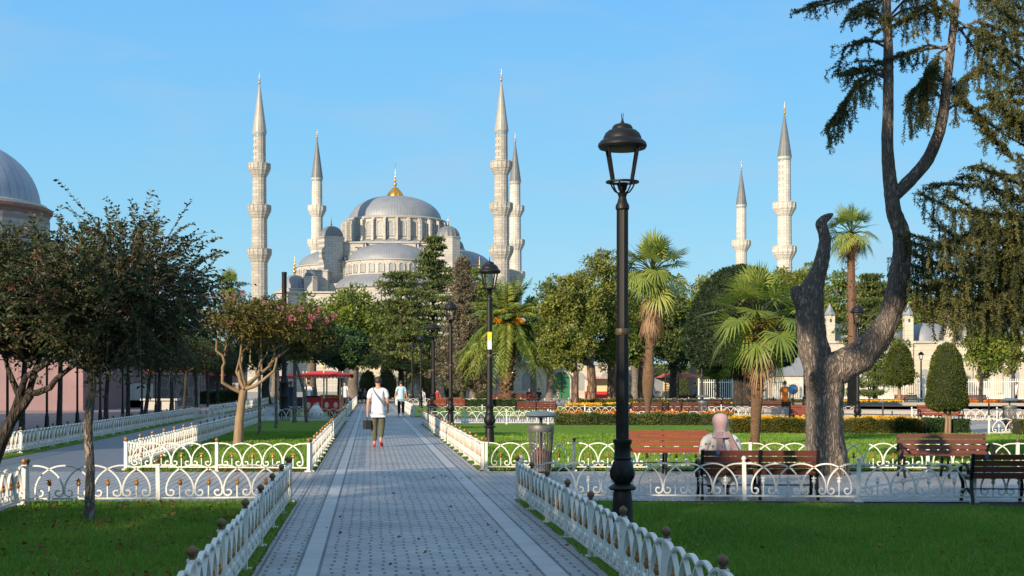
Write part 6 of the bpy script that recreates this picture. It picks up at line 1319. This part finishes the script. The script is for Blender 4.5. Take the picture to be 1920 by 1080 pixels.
    if short:
        for s in 'lr': d = J[s + 'el'][0] - J[s + 'sh'][0]; SJ[s + 'ua'] = (J[s + 'sh'][0] + d * .38, (.063 * k, .063 * k)); SJ[s + 'cf'] = (J[s + 'sh'][0] + d * .72, (.066 * k, .066 * k))
    SE = [('pel', 'hem'), ('hem', 'hem2')] + [e for e in E if e[0] in SJ and e[1] in SJ] + ([('lua', 'lcf'), ('rua', 'rcf')] if short else [])
    skin_obj('shirt', SJ, SE, shirt, root, 'pel')
    tk = ['pel'] + [s + q for s in 'lr' for q in ('hp', 'th', 'kn')] + ([] if shorts else [s + q for s in 'lr' for q in ('ca', 'an')]); TJ = grow(tk, 1.16); TJ['pel'] = (T + Vector((0, 0, -.06)), (.11 * k, .095 * k))
    for s in 'lr': TJ[s + 'hp'] = (TJ[s + 'hp'][0] + Vector((0, .01, -.07)), (.080 * k, .080 * k))
    if not shorts:
        for s in 'lr': TJ[s + 'an'] = (J[s + 'kn'][0].lerp(J[s + 'an'][0], .88), (.058, .058))
    skin_obj('trousers', TJ, [e for e in E if e[0] in TJ and e[1] in TJ], trouser, root, 'pel')
    for s in 'lr':
        an, to = J[s + 'an'][0], J[s + 'to'][0]; d = (to - an); q = {'a': (an + Vector((0, -.045, -.045)), (.042, .036)), 'b': (an + d * .6 + Vector((0, 0, -.005)), (.046, .036)), 'c': (to + d.normalized() * .035, (.036, .026))}
        skin_obj('shoe', q, [('a', 'b'), ('b', 'c')], shoes, root, 'a', 2)
    if not scarf:
        h = MB(); c = T + Vector((0, ln, .735)); n_, m_ = 14, 9; vs, fs = [], []
        for j in range(m_ + 1):
            t = -.5 + 2.07 * j / m_
            for i in range(n_): 
                a = 2 * math.pi * i / n_; back = -math.sin(a); tt = t if back > -.1 else max(t, .32); x, y, z = math.cos(tt) * math.cos(a) * .090, math.cos(tt) * math.sin(a) * .108, math.sin(tt) * .108; vs.append((c.x + x, c.y + y - .006, c.z + z - .008))
        fs = [(j * n_ + i, j * n_ + (i + 1) % n_, (j + 1) * n_ + (i + 1) % n_, (j + 1) * n_ + i) for j in range(m_) for i in range(n_)]; h.add(vs, fs); h.build('hair', M[hair] if isinstance(hair, str) else hair, root, 80)
    root['J'] = 0; del root['J']
    return root, J
c_white = cmat('white_tshirt', (.74, .73, .78), (.66, .65, .72), scale=3); c_blue = cmat('light_blue_shirt', (.42, .60, .72)); c_dark = cmat('black_trousers', (.015, .017, .022)); c_olive = cmat('olive_trousers', (.095, .095, .055), (.07, .07, .045)); c_redshoe = cmat('red_shoes', (.45, .03, .03)); c_whshoe = cmat('white_shoes', (.6, .6, .6)); c_navy = cmat('navy_cloth', (.03, .05, .13)); c_or = cmat('orange_shirt', (.55, .14, .01)); c_grey = cmat('grey_cloth', (.16, .17, .18)); c_redc = cmat('red_cloth', (.35, .03, .03))
p1, J1 = person('man walking away in a white T-shirt and olive trousers, carrying a black bag', G(709, 839), R(6), 1.78, c_white, c_olive, c_redshoe, phase=1, build=1.08, arms={'l': [(-.245, -.03, -.28), (-.262, -.02, -.54)], 'r': [(.235, .02, -.26), (.245, .16, -.44)]})
pa = J1['lwr'][0] + Vector((-.01, 0, -.14)); sB = 1.78 / 1.75
bag = empty('handbag', p1.matrix_basis @ Vector((0, 0, 0)), R(6), 'small black bag with a short handle in the left hand of the walking man', 'bag', None, sB)
m = MB(); m.box((pa.x, pa.y, pa.z - .15), (.14, .22, .22), R(20)); bb = m.build('bag_body', c_dark, bag); m = MB(); m.strap([(pa.x, pa.y - .07, pa.z - .05), (pa.x, pa.y - .05, pa.z + .02), (pa.x, pa.y, pa.z + .045), (pa.x, pa.y + .05, pa.z + .02), (pa.x, pa.y + .07, pa.z - .05)], .012, .02, (1, 0, 0)); m.build('handle', c_dark, bag)
sp2 = empty('sling_strap', p1.location.copy(), R(6), 'thin grey strap worn across the back of the white T-shirt', 'strap', None, sB); ch = J1['che'][0]; m = MB()
m.strap([(-.13, .00, 1.49), (-.115, -.075, 1.43), (-.07, -.128, 1.34), (0, -.155, 1.24), (.08, -.150, 1.14), (.14, -.10, 1.07), (.175, -.02, 1.03)], .006, .03, Vector((.62, 0, .78))); m.build('strap', c_grey, sp2)
p2, _ = person('man walking away in a light blue shirt and black trousers farther up the path', G(752, 782), R(8), 1.76, c_blue, c_dark, c_whshoe, phase=-1, arms={'l': [(-.25, 0, -.27), (-.30, .05, -.48)], 'r': [(.25, 0, -.27), (.29, .06, -.50)]})
# seated woman with the headscarf
def floral():
    t = NT('floral_blouse'); co = t.coord(); v = t.n('ShaderNodeTexVoronoi'); t.l(co, v.inputs['Vector']); v.inputs['Scale'].default_value = 11; v.inputs['Randomness'].default_value = .9
    dd = t.math('ADD', v.outputs['Distance'], t.math('MULTIPLY', t.noise(co, 40, 2), .25)); sp = t.n('ShaderNodeSeparateColor'); t.l(v.outputs['Color'], sp.inputs[0])
    pick = t.mix(t.math('GREATER_THAN', sp.outputs[1], .5), (.16, .19, .22), (.34, .17, .17)); col = t.mix(t.math('MULTIPLY', t.math('LESS_THAN', dd, .42), t.math('GREATER_THAN', sp.outputs[0], .25)), (.62, .60, .58), pick)
    t.l(col, t.b.inputs['Base Color']); t.b.inputs['Roughness'].default_value = .9; return t.m
Yw = 19.05; wloc = (PX(1351, Yw), Yw, -.045)
c_pink = cmat('dusty_pink_scarf', (.52, .36, .37), (.44, .30, .32), scale=4)
p3, J3 = person('woman seated with her back to the camera, pink headscarf and white floral blouse', wloc, R(-4), 1.62, floral(), cmat('dark_green_trousers', (.012, .035, .04)), c_dark, pose='sit', short=False, build=1.28, scarf=True, arms={'l': [(-.275, .02, -.27), (-.20, .22, -.40)], 'r': [(.285, .03, -.27), (.20, .23, -.40)]})
T = Vector((0, 0, .47)); m = MB(); m.lathe([(.16, .50), (.135, .53), (.105, .57), (.100, .62), (.118, .68), (.126, .74), (.118, .80), (.085, .845), (.03, .865), (.001, .867)], (0, .012, .47), 20)
for v_i, v_ in enumerate(m.v):
    m.v[v_i] = (v_[0], .012 + (v_[1] - .012) * 1.12 - .01, v_[2])
sc_ = m.build('headscarf', c_pink, p3, 80)
m = MB(); w0 = .05
def cloth_strip(x0, x1, y, z0, z1, wa, wb, folds=5):
    vs, fs = [], []; n, mm_ = 10, 8
    for j in range(mm_ + 1):
        t = j / mm_; 
        for i in range(n + 1):
            q = i / n - .5; w_ = wa + (wb - wa) * t; vs.append((x0 + (x1 - x0) * t + q * w_, y[0] + (y[1] - y[0]) * t ** .6 - .006 * math.cos(q * folds * 6.28), z0 + (z1 - z0) * t + .02 * q))
    fs = [(j * (n + 1) + i, j * (n + 1) + i + 1, (j + 1) * (n + 1) + i + 1, (j + 1) * (n + 1) + i) for j in range(mm_) for i in range(n)]; b0_ = len(vs); m.add(vs + [(v[0], v[1] + .008, v[2]) for v in vs], fs + [tuple(b0_ + i for i in reversed(f)) for f in fs])
cloth_strip(-.045, .005, (-.11, -.185), 1.06, .70, .09, .13); cloth_strip(-.02, -.03, (-.13, -.19), 1.05, .76, .08, .10); cloth_strip(.09, .25, (-.09, -.12), 1.06, .70, .06, .10)
m.build('scarf_ends', c_pink, p3, 80)
ppl = [('man standing in an orange shirt and dark shorts by the round blue sign', 1472, 64.5, 0, 1.74, c_or, c_dark, c_whshoe, 'stand', True), ('person in dark clothes standing at the second red canopy', 545, 68, 200, 1.72, c_navy, c_dark, c_dark, 'stand', False), ('person in dark blue leaning towards the red cart from the left', 528, 69, 250, 1.75, c_dark, c_navy, c_dark, 'stand', False),
       ('person in a white top seen between the cart posts', 578, 80, 0, 1.72, c_white, c_navy, c_whshoe, 'stand', False), ('person in a pale blue coat right of the red cart', 647, 86, 160, 1.72, cmat('pale_coat', (.55, .62, .68)), c_dark, c_dark, 'stand', False), ('person seated in dark clothes at the far end of the path on the left', 676, 116, 180, 1.7, c_dark, c_dark, c_dark, 'sit', False), ('second person seated in dark clothes at the far end of the path', 684, 116, 180, 1.7, c_grey, c_dark, c_dark, 'sit', False),
       ('person in a light blue top seated among the lamp posts', 792, 104, 0, 1.7, c_blue, c_navy, c_dark, 'sit', False), ('person in red seated beside the dark lamp post', 820, 104, 0, 1.7, c_redc, c_dark, c_dark, 'sit', False), ('woman in white seated sideways between date palm and green door', 1047, 102, 110, 1.7, c_white, cmat('pale_trousers', (.5, .5, .52)), c_whshoe, 'sit', False), ('person in a bright blue top in front of the stall by the green door', 1106, 110, 10, 1.76, cmat('bright_blue_top', (.05, .13, .45)), c_navy, c_dark, 'stand', False),
       ('person in dark clothes seated left of the woman in white', 1010, 106, 20, 1.7, c_dark, c_navy, c_dark, 'sit', False), ('person in dark clothes seated just right of the date palm trunk', 992, 108, 200, 1.7, c_navy, c_dark, c_dark, 'sit', False), ('person in white standing left of the tall palm trunk by the kiosk', 1224, 108, 40, 1.72, c_white, c_grey, c_dark, 'stand', False), ('person in white walking by the railing, left one of a pair', 1529, 104, 90, 1.72, c_white, c_blue, c_dark, 'walk', False),
       ('person in a white shirt walking by the railing behind the fountain lamp', 1644, 108, 90, 1.72, c_white, c_grey, c_dark, 'walk', False), ('person with pale top and dark hat left of the small cone tree', 1533, 106, 100, 1.70, cmat('cream_top', (.6, .5, .38)), c_grey, c_dark, 'walk', False), ('person in white at the right edge in front of the railing', 1906, 104, 80, 1.74, c_white, c_dark, c_dark, 'walk', False), ('person in a patterned dark top sitting at the stall counter', 1303, 109, 60, 1.72, c_grey, c_dark, c_dark, 'stand', False)]
for i, (lb3, px, Y, rz, H, a, b_, c, pose, shorts) in enumerate(ppl):
    person(lb3, (PX(px, Y), Y, .01), R(rz), H, a, b_, c, pose=pose, shorts=shorts, group='people in the park' if i else None, detail=(i == 0), phase=-1)

cedar('cedar', 'tall bare stemmed cedar added out of view to shade the forked tree', (-6.6, 7.2, 0), 19.5, 2.7, 10.6, 15, 'leaf_cedar', .25, 601, None, 9, .4, .22, .15, 80, .5)  # unseen tree added to cast shade on the forked tree and spruce
hedge('tall distant hedge behind the railing and the red parasol stall', [(PX(1185, 146), 146), (PX(1500, 146), 146)], 2.5, 3.6, 9000, .34, 412, 'leaf_green')
